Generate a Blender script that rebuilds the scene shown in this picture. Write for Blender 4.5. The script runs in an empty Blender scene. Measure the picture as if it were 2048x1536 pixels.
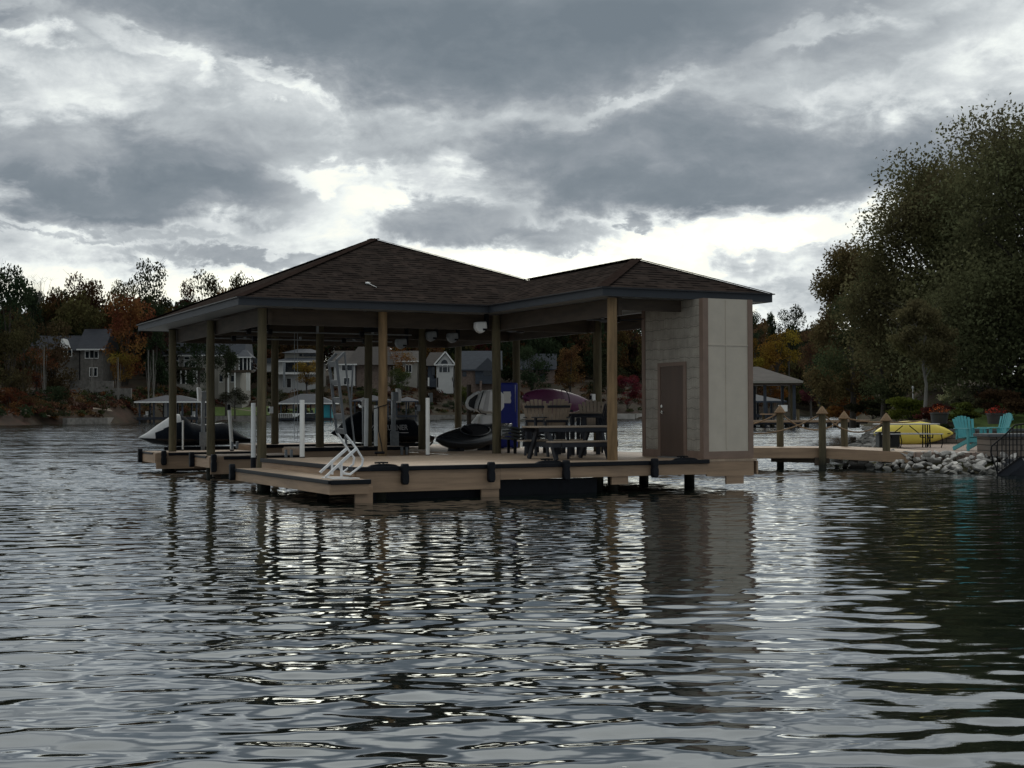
import bpy, math, random
import numpy as np
from mathutils import Vector, Matrix
R = math.radians
C = bpy.context.scene.collection
rng = np.random.default_rng(7); random.seed(7)
# ------------------------------------------------------------------ camera calibration
FOC = 2794.; HZ = 825.4; CAMZ = 1.6; ROLL = -0.0035; TH = R(26.46)
PITCH = math.atan((HZ - 768) / FOC)
cp, sp = math.cos(PITCH), math.sin(PITCH); cr, sr = math.cos(ROLL), math.sin(ROLL)
_X = np.array([1., 0, 0]); _F = np.array([0, cp, sp]); _U = np.array([0, -sp, cp])
_Xr = _X * cr + _U * sr; _Ur = -_X * sr + _U * cr
UD = np.array([math.cos(TH), math.sin(TH)]); VD = np.array([-math.sin(TH), math.cos(TH)])
def ray(px, py): return _Xr * (px - 1024) / FOC - _Ur * (py - 768) / FOC + _F
def onz(px, py, z):
    r = ray(px, py); return np.array([0, 0, CAMZ]) + (z - CAMZ) / r[2] * r
def at(px, py, Y):
    r = ray(px, py); return np.array([0, 0, CAMZ]) + Y / r[1] * r
ORG = onz(738, 937, .62)[:2]
def W(u, v, z=0.):
    q = ORG + u * UD + v * VD; return (q[0], q[1], z)

# ------------------------------------------------------------------ mesh builder
class MB:
    def __init__(s): s.v = []; s.f = []; s.uv = []
    def add(s, vs, fs):
        o = len(s.v); s.v += [tuple(p) for p in vs]; s.f += [tuple(i + o for i in f) for f in fs]; return s
    def box(s, x0, x1, y0, y1, z0, z1, b=0):
        return s.add([(x0,y0,z0),(x1,y0,z0),(x1,y1,z0),(x0,y1,z0),(x0,y0,z1),(x1,y0,z1),(x1,y1,z1),(x0,y1,z1)],
                     [(3,2,1,0),(4,5,6,7),(0,1,5,4),(1,2,6,5),(2,3,7,6),(3,0,4,7)])
    def bar(s, p, q, w, h, up=(0,0,1)):
        p = Vector(p); q = Vector(q); d = (q - p).normalized(); u = Vector(up)
        if abs(d.dot(u)) > .98: u = Vector((0,1,0))
        a = d.cross(u).normalized() * w / 2; b = a.cross(d).normalized() * h / 2
        vs = [p-a-b, p+a-b, p+a+b, p-a+b, q-a-b, q+a-b, q+a+b, q-a+b]
        return s.add(vs, [(0,1,2,3),(7,6,5,4),(0,4,5,1),(1,5,6,2),(2,6,7,3),(3,7,4,0)])
    def tube(s, pts, r, n=8, caps=True):
        pts = [Vector(p) for p in pts]; m = len(pts)
        rs = r if isinstance(r, (list, tuple)) else [r] * m
        rings = []; prev = None
        for i, p in enumerate(pts):
            d = ((pts[min(i+1, m-1)] - p).normalized() + (p - pts[max(i-1, 0)]).normalized())
            d = d.normalized() if d.length > 1e-6 else Vector((0,0,1))
            if prev is None:
                a = d.orthogonal().normalized()
            else:
                a = (prev - d * prev.dot(d)); a = a.normalized() if a.length > 1e-6 else d.orthogonal().normalized()
            prev = a; b = d.cross(a)
            rings.append([p + (a * math.cos(2*math.pi*k/n) + b * math.sin(2*math.pi*k/n)) * rs[i] for k in range(n)])
        vs = [q for g in rings for q in g]; fs = []
        for i in range(m-1):
            for k in range(n):
                fs.append((i*n+k, i*n+(k+1) % n, (i+1)*n+(k+1) % n, (i+1)*n+k))
        if caps: fs.append(tuple(range(n-1, -1, -1))); fs.append(tuple((m-1)*n+k for k in range(n)))
        return s.add(vs, fs)
    def lathe(s, prof, c=(0,0,0), n=20):
        vs = []; fs = []; m = len(prof)
        for (r, z) in prof:
            for k in range(n):
                a = 2*math.pi*k/n; vs.append((c[0]+r*math.cos(a), c[1]+r*math.sin(a), c[2]+z))
        for i in range(m-1):
            for k in range(n): fs.append((i*n+k, i*n+(k+1) % n, (i+1)*n+(k+1) % n, (i+1)*n+k))
        fs.append(tuple(range(n-1,-1,-1))); fs.append(tuple((m-1)*n+k for k in range(n)))
        return s.add(vs, fs)
    def prism(s, poly, y0, y1):      # poly in x,z extruded along y
        n = len(poly); vs = [(x, y0, z) for x, z in poly] + [(x, y1, z) for x, z in poly]
        fs = [tuple(range(n)), tuple(range(2*n-1, n-1, -1))] + [(i, i+n, (i+1) % n + n, (i+1) % n) for i in range(n)]
        return s.add(vs, fs)
    def slab(s, poly, z0, z1):       # poly in x,y
        n = len(poly); vs = [(x, y, z0) for x, y in poly] + [(x, y, z1) for x, y in poly]
        fs = [tuple(range(n-1,-1,-1)), tuple(range(n, 2*n))] + [(i, (i+1) % n, (i+1) % n + n, i+n) for i in range(n)]
        return s.add(vs, fs)
    def xf(s, M, start=0):
        s.v[start:] = [tuple(M @ Vector(p)) for p in s.v[start:]]; return s
    def build(s, name, m, parent=None, smooth=False, bevel=0, uvs=None):
        used = sorted({i for f in s.f for i in f})
        if len(used) < len(s.v):
            mp_ = {i: k for k, i in enumerate(used)}; s.v = [s.v[i] for i in used]; s.f = [tuple(mp_[i] for i in f) for f in s.f]
        me = bpy.data.meshes.new(name); me.from_pydata(s.v, [], s.f); me.validate()
        if m: me.materials.append(m)
        if smooth: me.polygons.foreach_set('use_smooth', [True] * len(me.polygons))
        if smooth == 'auto':
            try: me.set_sharp_from_angle(angle=R(40))
            except Exception: pass
        if uvs is not None:
            l = me.uv_layers.new(name='UVMap'); l.data.foreach_set('uv', np.array(uvs, 'f').ravel())
        o = bpy.data.objects.new(name, me); C.objects.link(o); o.parent = parent
        if bevel:
            b = o.modifiers.new('b', 'BEVEL'); b.width = bevel; b.segments = 2; b.limit_method = 'ANGLE'
        return o
def np_mesh(name, co, faces, m, parent=None, smooth=False, k=4):
    me = bpy.data.meshes.new(name); n = len(co); nf = len(faces)
    me.vertices.add(n); me.vertices.foreach_set('co', np.asarray(co, 'f').ravel())
    me.loops.add(nf * k); me.loops.foreach_set('vertex_index', np.asarray(faces, 'i').ravel())
    me.polygons.add(nf); me.polygons.foreach_set('loop_start', np.arange(0, nf*k, k, dtype='i'))
    me.update(calc_edges=True)
    if smooth: me.polygons.foreach_set('use_smooth', np.ones(nf, bool))
    if m: me.materials.append(m)
    o = bpy.data.objects.new(name, me); C.objects.link(o); o.parent = parent; return o
def tag(o, label=None, cat=None, group=None, kind=None):
    if label: o['label'] = label
    if cat: o['category'] = cat
    if group: o['group'] = group
    if kind: o['kind'] = kind
    return o
def T(name, label, cat, loc, rz=0, group=None):
    o = bpy.data.objects.new(name, None); C.objects.link(o); o.empty_display_size = .2
    o.location = loc; o.rotation_euler = (0, 0, rz); return tag(o, label, cat, group)
def struct(o): return tag(o, kind='structure')
def copy_tree(o, parent=None):
    c = o.copy(); C.objects.link(c); c.parent = parent
    for ch in list(o.children): copy_tree(ch, c)
    return c

# ------------------------------------------------------------------ materials
def nm(name):
    m = bpy.data.materials.new(name); m.use_nodes = True; nt = m.node_tree
    return m, nt, nt.nodes, nt.links, nt.nodes['Principled BSDF']
def mixc(nt, f, a, b, mode='MIX'):
    n = nt.nodes.new('ShaderNodeMix'); n.data_type = 'RGBA'; n.blend_type = mode
    for sock, val in ((n.inputs[0], f), (n.inputs[6], a), (n.inputs[7], b)):
        if hasattr(val, 'links'): nt.links.new(val, sock)
        elif isinstance(val, (int, float)): sock.default_value = val
        else: sock.default_value = (*val[:3], 1)
    return n.outputs[2]
def noise(nt, scale, detail=3, rough=.55, vec=None, stretch=None, coord='Object'):
    n = nt.nodes.new('ShaderNodeTexNoise'); n.inputs['Scale'].default_value = scale
    n.inputs['Detail'].default_value = detail; n.inputs['Roughness'].default_value = rough
    if vec is None:
        vec = nt.nodes.new('ShaderNodeTexCoord').outputs[coord]
    if stretch:
        mp = nt.nodes.new('ShaderNodeMapping'); mp.inputs['Scale'].default_value = stretch
        nt.links.new(vec, mp.inputs[0]); vec = mp.outputs[0]
    nt.links.new(vec, n.inputs['Vector']); return n.outputs['Fac']
def maprange(nt, val, a, b, c=0, d=1, smooth=False):
    n = nt.nodes.new('ShaderNodeMapRange'); nt.links.new(val, n.inputs[0])
    for i, x in enumerate((a, b, c, d)): n.inputs[1+i].default_value = x
    if smooth: n.interpolation_type = 'SMOOTHSTEP'
    return n.outputs[0]
def bump(nt, h, bs, strength=.3, dist=.02):
    b = nt.nodes.new('ShaderNodeBump'); b.inputs['Strength'].default_value = strength; b.inputs['Distance'].default_value = dist
    nt.links.new(h, b.inputs['Height']); nt.links.new(b.outputs[0], bs.inputs['Normal'])
def pm(name, col, rough=.7, var=.25, scale=4, bmp=.15, stretch=None, metal=0, spec=.5, dirt=0, detail=5):
    m, nt, N, L, bs = nm(name)
    f = noise(nt, scale, detail, .6, stretch=stretch)
    f2 = maprange(nt, f, .3, .7)
    c = mixc(nt, f2, [x * (1 - var) for x in col], [min(1, x * (1 + var)) for x in col])
    if dirt:
        d = maprange(nt, noise(nt, scale * .4, 6, .7), .5, .75, 0, dirt)
        c = mixc(nt, d, c, (.05, .045, .035))
    L.new(c, bs.inputs['Base Color']); bs.inputs['Roughness'].default_value = rough
    bs.inputs['Metallic'].default_value = metal; bs.inputs['Specular IOR Level'].default_value = spec
    if bmp: bump(nt, f, bs, bmp, .01)
    return m
M = {}
M['pile'] = pm('greenish_shade_toned_pile_wood', (.095,.078,.042), .9, .5, 9, .5, (1,1,.12))  # greenish wood, also toned darker for the roof's shade on inner posts
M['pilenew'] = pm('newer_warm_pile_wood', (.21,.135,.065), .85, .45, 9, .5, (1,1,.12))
for _k in ('pile', 'pilenew'):      # under-deck shade painted onto the pile feet, darkest near the water
    _nt = M[_k].node_tree; _bs = _nt.nodes['Principled BSDF']; _src = _bs.inputs['Base Color'].links[0].from_socket
    _g = _nt.nodes.new('ShaderNodeNewGeometry'); _s = _nt.nodes.new('ShaderNodeSeparateXYZ'); _nt.links.new(_g.outputs['Position'], _s.inputs[0])
    _a = _nt.nodes.new('ShaderNodeMath'); _a.operation = 'MULTIPLY_ADD'; _nt.links.new(noise(_nt, 5, 4, .6), _a.inputs[0]); _a.inputs[1].default_value = .35; _nt.links.new(_s.outputs[2], _a.inputs[2])
    _nt.links.new(mixc(_nt, maprange(_nt, _a.outputs[0], .32, .58, .92, 0), _src, (.012,.014,.010)), _bs.inputs['Base Color'])
M['timber'] = pm('brown_beam_timber', (.052,.037,.024), .8, .35, 7, .3, (.2,.2,1))
M['fascia'] = pm('slate_blue_fascia', (.024,.029,.036), .7, .12, 3, .05)
M['drip'] = pm('black_drip_edge', (.012,.012,.014), .5, .1, 3, 0)
M['soffit'] = pm('grey_vinyl_soffit', (.24,.25,.25), .6, .08, 3, .02)
M['black'] = pm('black_rubber', (.006,.007,.010), .6, .3, 8, .1, spec=.22)
M['board'] = pm('tan_skirt_board', (.33,.222,.14), .7, .24, 3, .1, (.3,.3,4), dirt=.25)
M['trim'] = pm('brown_trim_paint', (.20,.135,.10), .6, .12, 4, .05)
M['panel'] = pm('greige_panel_paint', (.49,.435,.355), .7, .07, 2.5, .04, dirt=.08)
M['door'] = pm('dark_brown_door', (.085,.052,.036), .55, .15, 3, .05, (1,1,.2))
M['chrome'] = pm('brushed_nickel', (.6,.6,.58), .25, .05, 4, 0, metal=1)
M['alu'] = pm('aluminium_tube', (.30,.31,.32), .45, .12, 6, .03, metal=.85)
M['alul'] = pm('bright_aluminium_tube', (.75,.76,.76), .45, .1, 6, .03, metal=.2)
M['alud'] = pm('dark_grey_aluminium', (.11,.115,.12), .55, .2, 6, .03, metal=.5)  # darker grey metal for the upper part of the ladder
M['galv'] = pm('galvanised_steel', (.30,.32,.33), .5, .2, 12, .05, metal=.6)
M['pvc'] = pm('white_plastic_pipe', (.80,.81,.78), .5, .08, 4, .03, dirt=.15)
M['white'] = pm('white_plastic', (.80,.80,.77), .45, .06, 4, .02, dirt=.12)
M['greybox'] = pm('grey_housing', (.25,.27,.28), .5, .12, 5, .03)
M['cover'] = pm('black_fabric_cover', (.006,.009,.014), .85, .3, 14, .3, spec=.12)
M['hull'] = pm('black_gloss_hull', (.01,.011,.013), .25, .2, 4, .02)
M['covwhite'] = pm('pale_grey_cover', (.50,.50,.49), .65, .1, 8, .15)
M['letter'] = pm('silver_lettering', (.7,.7,.7), .5, .05, 4, 0)
M['navyframe'] = pm('dark_navy_lumber', (.010,.013,.020), .7, .2, 6, .08)
M['tanslat'] = pm('tan_poly_slat', (.27,.215,.16), .65, .18, 5, .08, (.4,4,.4))
M['teal'] = pm('teal_poly_lumber', (.07,.33,.35), .6, .1, 5, .05)
M['blue'] = pm('royal_blue_steel', (.008,.02,.23), .4, .15, 2, .02)
M['purple'] = pm('purple_kayak_plastic', (.115,.02,.07), .3, .25, 2, .03)
M['yellow'] = pm('yellow_kayak_plastic', (.88,.72,.13), .45, .10, 3, .03, dirt=.1)
M['kblack'] = pm('black_kayak_plastic', (.02,.023,.026), .22, .2, 3, .02)
M['wave'] = pm('charcoal_vinyl', (.035,.042,.045), .5, .2, 6, .05)
M['bench'] = pm('grey_bench_top', (.42,.43,.43), .45, .1, 4, .02)
M['iron'] = pm('black_iron_rail', (.006,.006,.007), .6, .2, 9, .05, spec=.2)
M['rope'] = pm('brown_manila_rope', (.23,.15,.085), .9, .3, 40, .4)
M['pot'] = pm('dark_planter', (.03,.033,.032), .6, .2, 6, .05)
M['glass'] = pm('dark_window_glass', (.012,.016,.02), .08, .3, 1, 0)
M['whitetrim'] = pm('white_house_trim', (.70,.70,.67), .6, .06, 1, 0)
M['slate'] = pm('slate_grey_shingles', (.052,.058,.068), .85, .25, .9, .1, (1,1,6))
M['navyroof'] = pm('navy_shingles', (.028,.031,.040), .85, .25, .9, .1, (1,1,6))
M['brownroof'] = pm('brown_far_shingles', (.065,.056,.05), .85, .25, .9, .1, (1,1,6))
M['greystone'] = pm('grey_house_stone', (.14,.13,.115), .9, .4, 1.6, .2)
M['brownstone'] = pm('brown_house_brick', (.17,.125,.10), .9, .35, 1.8, .2)
M['creamwall'] = pm('cream_stucco', (.27,.255,.22), .85, .1, .6, .05)
M['whitewall'] = pm('white_stucco', (.50,.50,.48), .8, .08, .6, .05)
M['darkwall'] = pm('dark_blue_siding', (.04,.05,.065), .8, .2, 1, .05, (.2,.2,4))
M['concrete'] = pm('pale_concrete', (.30,.28,.25), .9, .25, .6, .1)
M['pathstone'] = pm('tan_flagstone', (.17,.135,.10), .9, .35, .8, .1)
M['bark'] = pm('grey_brown_bark', (.045,.038,.030), .9, .35, 4, .3, (1,1,.2))
M['palebark'] = pm('pale_grey_bark', (.17,.16,.14), .9, .25, 5, .3, (1,1,.3))
M['tealcloth'] = pm('teal_tarp', (.01,.22,.26), .6, .15, 1, .05)
M['cap'] = pm('grey_cap_stone', (.085,.09,.095), .8, .25, 6, .15)

def brick_mat(name, c1, c2, mort, w, h, ms, rough=.85, use='UV', wob=0., bst=.5, axes='YZ', bias=0.):
    m, nt, N, L, bs = nm(name)
    tc = N.new('ShaderNodeTexCoord')
    if use == 'UV': vec = tc.outputs['UV']
    else:
        s = N.new('ShaderNodeSeparateXYZ'); L.new(tc.outputs['Object'], s.inputs[0]); cb = N.new('ShaderNodeCombineXYZ')
        L.new(s.outputs['XYZ'.index(axes[0])], cb.inputs[0]); L.new(s.outputs['XYZ'.index(axes[1])], cb.inputs[1]); vec = cb.outputs[0]
    if wob:
        n = N.new('ShaderNodeTexNoise'); n.inputs['Scale'].default_value = 3.2; L.new(vec, n.inputs['Vector'])
        vm = N.new('ShaderNodeVectorMath'); vm.operation = 'MULTIPLY_ADD'
        L.new(n.outputs['Color'], vm.inputs[0]); vm.inputs[1].default_value = (wob*.4, wob, 0); L.new(vec, vm.inputs[2]); vec = vm.outputs[0]
    b = N.new('ShaderNodeTexBrick'); L.new(vec, b.inputs['Vector'])
    b.inputs['Color1'].default_value = (*c1, 1); b.inputs['Color2'].default_value = (*c2, 1); b.inputs['Mortar'].default_value = (*mort, 1)
    for k, x in (('Scale', 1), ('Mortar Size', ms), ('Brick Width', w), ('Row Height', h), ('Mortar Smooth', .2), ('Bias', bias)): b.inputs[k].default_value = x
    b.offset = .43; b.offset_frequency = 2
    nf = maprange(nt, noise(nt, 2.2, 6, .65, vec), .3, .75, .72, 1.25)
    n2 = maprange(nt, noise(nt, 60, 2, .6, vec), .3, .7, .85, 1.15)
    c = mixc(nt, 1., b.outputs['Color'], nf, 'MULTIPLY'); c = mixc(nt, 1., c, n2, 'MULTIPLY')
    L.new(c, bs.inputs['Base Color']); bs.inputs['Roughness'].default_value = rough
    inv = maprange(nt, b.outputs['Fac'], 0, 1, 1, 0); bump(nt, inv, bs, bst, .012)
    return m
def shingle_mat():
    m, nt, N, L, bs = nm('brown_asphalt_shingles'); uv = N.new('ShaderNodeTexCoord').outputs['UV']
    sp_ = N.new('ShaderNodeSeparateXYZ'); L.new(uv, sp_.inputs[0])
    b = N.new('ShaderNodeTexBrick'); L.new(uv, b.inputs['Vector']); b.offset = .37; b.offset_frequency = 3; b.squash = 1.4; b.squash_frequency = 2
    b.inputs['Color1'].default_value = (.046,.035,.030,1); b.inputs['Color2'].default_value = (.032,.026,.023,1); b.inputs['Mortar'].default_value = (.024,.018,.016,1)
    for k, x in (('Scale', 1), ('Mortar Size', .008), ('Brick Width', .42), ('Row Height', .18), ('Mortar Smooth', .3)): b.inputs[k].default_value = x
    # shadow-line tabs of laminated shingles: short dark dashes along each course
    n2 = noise(nt, 3.2, 3, .6, uv, (1.,1.,1))
    dv = N.new('ShaderNodeMath'); dv.operation = 'DIVIDE'; L.new(sp_.outputs[1], dv.inputs[0]); dv.inputs[1].default_value = .18
    fr = N.new('ShaderNodeMath'); fr.operation = 'FRACT'; L.new(dv.outputs[0], fr.inputs[0]); fl = N.new('ShaderNodeMath'); fl.operation = 'FLOOR'; L.new(dv.outputs[0], fl.inputs[0])
    m1 = N.new('ShaderNodeMath'); m1.operation = 'MULTIPLY'; L.new(sp_.outputs[0], m1.inputs[0]); m1.inputs[1].default_value = 3.8
    m2 = N.new('ShaderNodeMath'); m2.operation = 'MULTIPLY'; L.new(fl.outputs[0], m2.inputs[0]); m2.inputs[1].default_value = 5.37
    cb = N.new('ShaderNodeCombineXYZ'); L.new(m1.outputs[0], cb.inputs[0]); L.new(m2.outputs[0], cb.inputs[1])
    n1 = noise(nt, 1., 0, .4, cb.outputs[0])
    ln = maprange(nt, fr.outputs[0], .22, .50, 1, 0); ds = maprange(nt, n1, .44, .52, .12, 1)
    k = N.new('ShaderNodeMath'); k.operation = 'MULTIPLY'; L.new(ln, k.inputs[0]); L.new(ds, k.inputs[1])
    c = mixc(nt, k.outputs[0], b.outputs['Color'], (.008,.007,.007))
    c = mixc(nt, 1., c, maprange(nt, n2, .3, .7, .8, 1.2), 'MULTIPLY'); c = mixc(nt, 1., c, maprange(nt, noise(nt, .5, 4, .6, uv), .35, .65, .85, 1.15), 'MULTIPLY')
    L.new(c, bs.inputs['Base Color']); bs.inputs['Roughness'].default_value = .95; bs.inputs['Specular IOR Level'].default_value = .0
    bump(nt, fr.outputs[0], bs, .5, .02); return m
M['shingle'] = shingle_mat()
M['ridge'] = pm('ridge_cap_shingles', (.030,.021,.018), 1., .3, 8, .2, spec=0)
M['shake'] = brick_mat('greige_shake_siding', (.36,.325,.27), (.33,.30,.25), (.27,.245,.205), .31, .215, .004, .8, 'OBJ', .03, .25, 'YZ')
def _shake_shadow_lines():
    nt = M['shake'].node_tree; N = nt.nodes; L = nt.links; bs = N['Principled BSDF']; src = bs.inputs['Base Color'].links[0].from_socket
    s_ = N.new('ShaderNodeSeparateXYZ'); L.new(N.new('ShaderNodeTexCoord').outputs['Object'], s_.inputs[0])
    n = noise(nt, 1., 2, .6, None, (1,5.5,1.7)); a_ = N.new('ShaderNodeMath'); a_.operation = 'MULTIPLY_ADD'; L.new(n, a_.inputs[0]); a_.inputs[1].default_value = .11; L.new(s_.outputs[2], a_.inputs[2])
    d_ = N.new('ShaderNodeMath'); d_.operation = 'DIVIDE'; L.new(a_.outputs[0], d_.inputs[0]); d_.inputs[1].default_value = .215; f_ = N.new('ShaderNodeMath'); f_.operation = 'FRACT'; L.new(d_.outputs[0], f_.inputs[0])
    ln = maprange(nt, f_.outputs[0], .02, .085, .62, 0); gr = maprange(nt, noise(nt, 1., 3, .6, None, (1,42,2.5)), .3, .7, .88, 1.1)
    c = mixc(nt, ln, src, (.035,.03,.026)); L.new(mixc(nt, 1., c, gr, 'MULTIPLY'), bs.inputs['Base Color']); bump(nt, f_.outputs[0], bs, .5, .012)  # dark line along each course puts its shadow into the siding colour
_shake_shadow_lines()
M['deckx'] = brick_mat('tan_deck_boards', (.42,.305,.21), (.33,.24,.165), (.05,.04,.03), 3.6, .14, .006, .6, 'OBJ', 0, .4, 'XY')
M['decky'] = brick_mat('tan_deck_boards_crosswise', (.42,.305,.21), (.33,.24,.165), (.05,.04,.03), 3.6, .14, .006, .6, 'OBJ', 0, .4, 'YX')
M['paver'] = brick_mat('brown_pavers', (.34,.25,.20), (.26,.195,.16), (.09,.075,.06), .3, .15, .008, .85, 'OBJ', 0, .3, 'XY')
M['block'] = brick_mat('brown_retaining_block', (.19,.155,.125), (.145,.12,.10), (.03,.026,.022), .34, .15, .012, .9, 'OBJ', .02, .7, 'XZ')

def leaf_mat(name, transl=.3, var=.55, s=1.3):
    m, nt, N, L, bs = nm(name); N.remove(bs)
    oi = N.new('ShaderNodeObjectInfo')
    g = N.new('ShaderNodeNewGeometry')
    n1 = maprange(nt, noise(nt, s, 4, .6, g.outputs['Position']), .3, .7, 1-var, 1+var)
    c = mixc(nt, 1., oi.outputs['Color'], n1, 'MULTIPLY')
    rnd = N.new('ShaderNodeMapRange'); L.new(g.outputs['Random Per Island'], rnd.inputs[0])
    for i, x in enumerate((0, 1, .7, 1.3)): rnd.inputs[1+i].default_value = x
    c = mixc(nt, 1., c, rnd.outputs[0], 'MULTIPLY')
    hue = N.new('ShaderNodeHueSaturation'); L.new(c, hue.inputs['Color'])
    hr = N.new('ShaderNodeMapRange'); L.new(noise(nt, s*.5, 3, .5, g.outputs['Position']), hr.inputs[0])
    for i, x in enumerate((.3, .7, .47, .53)): hr.inputs[1+i].default_value = x
    L.new(hr.outputs[0], hue.inputs['Hue'])
    d = N.new('ShaderNodeBsdfDiffuse'); t = N.new('ShaderNodeBsdfTranslucent'); mx = N.new('ShaderNodeMixShader')
    L.new(hue.outputs[0], d.inputs[0]); L.new(hue.outputs[0], t.inputs[0]); mx.inputs[0].default_value = transl
    L.new(d.outputs[0], mx.inputs[1]); L.new(t.outputs[0], mx.inputs[2]); L.new(mx.outputs[0], N['Material Output'].inputs[0])
    return m
M['leaf'] = leaf_mat('far_leaves', .25, .5, .35)
M['leafn'] = leaf_mat('near_leaves', .42, .6, .55)

# ------------------------------------------------------------------ camera
cam = bpy.data.cameras.new('camera'); co = bpy.data.objects.new('camera', cam); C.objects.link(co)
cam.sensor_fit = 'HORIZONTAL'; cam.sensor_width = 36; cam.lens = 36 * FOC / 2048
cam.clip_start = .1; cam.clip_end = 6000
Mx = Matrix(((_Xr[0], _Ur[0], -_F[0], 0), (_Xr[1], _Ur[1], -_F[1], 0), (_Xr[2], _Ur[2], -_F[2], CAMZ), (0,0,0,1)))
co.matrix_world = Mx; bpy.context.scene.camera = co

# ------------------------------------------------------------------ sky
SUN_AZ, SUN_EL = R(7), R(40)
w = bpy.data.worlds.new('World'); bpy.context.scene.world = w; w.use_nodes = True
nt = w.node_tree; N = nt.nodes; L = nt.links; bg = N['Background']
def mth(op, a, b=None, c=None):
    n = N.new('ShaderNodeMath'); n.operation = op
    for i, x in enumerate((a, b, c)):
        if x is None: continue
        if hasattr(x, 'links'): L.new(x, n.inputs[i])
        else: n.inputs[i].default_value = x
    return n.outputs[0]
tc = N.new('ShaderNodeTexCoord'); sep = N.new('ShaderNodeSeparateXYZ'); L.new(tc.outputs['Generated'], sep.inputs[0])
dx, dy, dz = sep.outputs
az = mth('ARCTAN2', dx, dy); el = mth('ARCSINE', mth('ABSOLUTE', dz))
P = N.new('ShaderNodeCombineXYZ'); L.new(az, P.inputs[0]); L.new(el, P.inputs[1])
den = mth('ADD', mth('ABSOLUTE', dz), .16)
Q = N.new('ShaderNodeCombineXYZ'); L.new(mth('DIVIDE', dx, den), Q.inputs[0]); L.new(mth('DIVIDE', dy, den), Q.inputs[1]); Q.inputs[2].default_value = 3.7
def snoise(vec, scale, detail, rough, off=0, dist=0):
    n = N.new('ShaderNodeTexNoise'); n.inputs['Scale'].default_value = scale; n.inputs['Detail'].default_value = detail; n.inputs['Roughness'].default_value = rough; n.inputs['Distortion'].default_value = dist
    mp = N.new('ShaderNodeMapping'); mp.inputs['Location'].default_value = (off, off * .7, off * .3); L.new(vec, mp.inputs[0]); L.new(mp.outputs[0], n.inputs['Vector'])
    return n
nA = snoise(Q.outputs[0], 2.3, 9, .58, 1.3, .15); nB = snoise(Q.outputs[0], 1.1, 5, .55, 8.1)
PS = N.new('ShaderNodeVectorMath'); PS.operation = 'MULTIPLY'; L.new(P.outputs[0], PS.inputs[0]); PS.inputs[1].default_value = (1., 1.75, 1)
nC = snoise(PS.outputs[0], 13, 9, .60, 4.4, .3); nE = snoise(PS.outputs[0], 34, 7, .62, 2.2, .4)
wv = N.new('ShaderNodeVectorMath'); wv.operation = 'SUBTRACT'; L.new(nB.outputs['Color'], wv.inputs[0]); wv.inputs[1].default_value = (.5,.5,.5)
ws = N.new('ShaderNodeVectorMath'); ws.operation = 'MULTIPLY'; L.new(wv.outputs[0], ws.inputs[0]); ws.inputs[1].default_value = (.05,.03,0)
wv2 = N.new('ShaderNodeVectorMath'); wv2.operation = 'SUBTRACT'; L.new(nC.outputs['Color'], wv2.inputs[0]); wv2.inputs[1].default_value = (.5,.5,.5)
ws2 = N.new('ShaderNodeVectorMath'); ws2.operation = 'MULTIPLY_ADD'; L.new(wv2.outputs[0], ws2.inputs[0]); ws2.inputs[1].default_value = (.085,.06,0); L.new(ws.outputs[0], ws2.inputs[2])
wv3 = N.new('ShaderNodeVectorMath'); wv3.operation = 'SUBTRACT'; L.new(nE.outputs['Color'], wv3.inputs[0]); wv3.inputs[1].default_value = (.5,.5,.5)
ws3 = N.new('ShaderNodeVectorMath'); ws3.operation = 'MULTIPLY_ADD'; L.new(wv3.outputs[0], ws3.inputs[0]); ws3.inputs[1].default_value = (.035,.028,0); L.new(ws2.outputs[0], ws3.inputs[2])
PW = N.new('ShaderNodeVectorMath'); PW.operation = 'ADD'; L.new(P.outputs[0], PW.inputs[0]); L.new(ws3.outputs[0], PW.inputs[1])
# cloud masses: centre and radii (in 1/2794 rad), tilt, optical depth
BLOBS = [(1010,-150,1350,430,-3,.62),(1000,90,720,180,0,.32),(1420,335,620,135,2,.50),(1250,390,420,75,0,.18),(200,360,520,120,4,.40),(300,395,420,60,0,.26),(420,300,260,110,0,.20),
 (880,290,360,70,0,.20),(900,445,190,52,0,.34),(1110,480,170,40,0,.34),(190,445,190,26,0,.30),(150,478,420,20,0,.24),(520,508,380,22,0,.32),(50,95,120,34,0,.34),(40,215,110,40,0,.16),
 (1268,450,46,22,0,.45),(1545,545,190,55,0,.30),(1500,590,300,40,0,.2),(1950,330,300,120,0,.26),(1700,160,420,60,-12,.16),
 (1480,460,420,62,0,-.16),(1420,500,300,40,0,-.10),(650,350,110,34,0,-.18),(770,380,90,50,0,-.12),(925,335,70,34,0,-.18),(430,430,70,46,0,-.16),(560,190,160,26,18,-.22),(330,140,180,34,24,-.20),(25,415,80,26,0,-.26),(120,110,80,40,0,-.22),(100,472,120,12,0,-.2),
 (1640,100,160,34,-10,-.16),(1280,205,220,26,-14,-.14),(1990,130,180,80,-10,-.12),(1020,570,720,110,0,-.42),(1520,480,300,50,0,-.10),(560,600,400,80,0,-.15),(1500,440,330,40,0,-.14),(700,420,240,60,0,-.12),(300,570,700,50,0,-.14),(1700,560,300,60,0,-.1)]
D = mth('ADD', mth('MULTIPLY', mth('SUBTRACT', nA.outputs['Fac'], .5), .62), .36)
D = mth('ADD', D, mth('MULTIPLY', mth('SUBTRACT', nC.outputs['Fac'], .5), .62))
D = mth('ADD', D, mth('MULTIPLY', mth('SUBTRACT', nE.outputs['Fac'], .5), .34))
D = mth('ADD', D, maprange(nt, el, 0, .15, -.10, 0))
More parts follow.
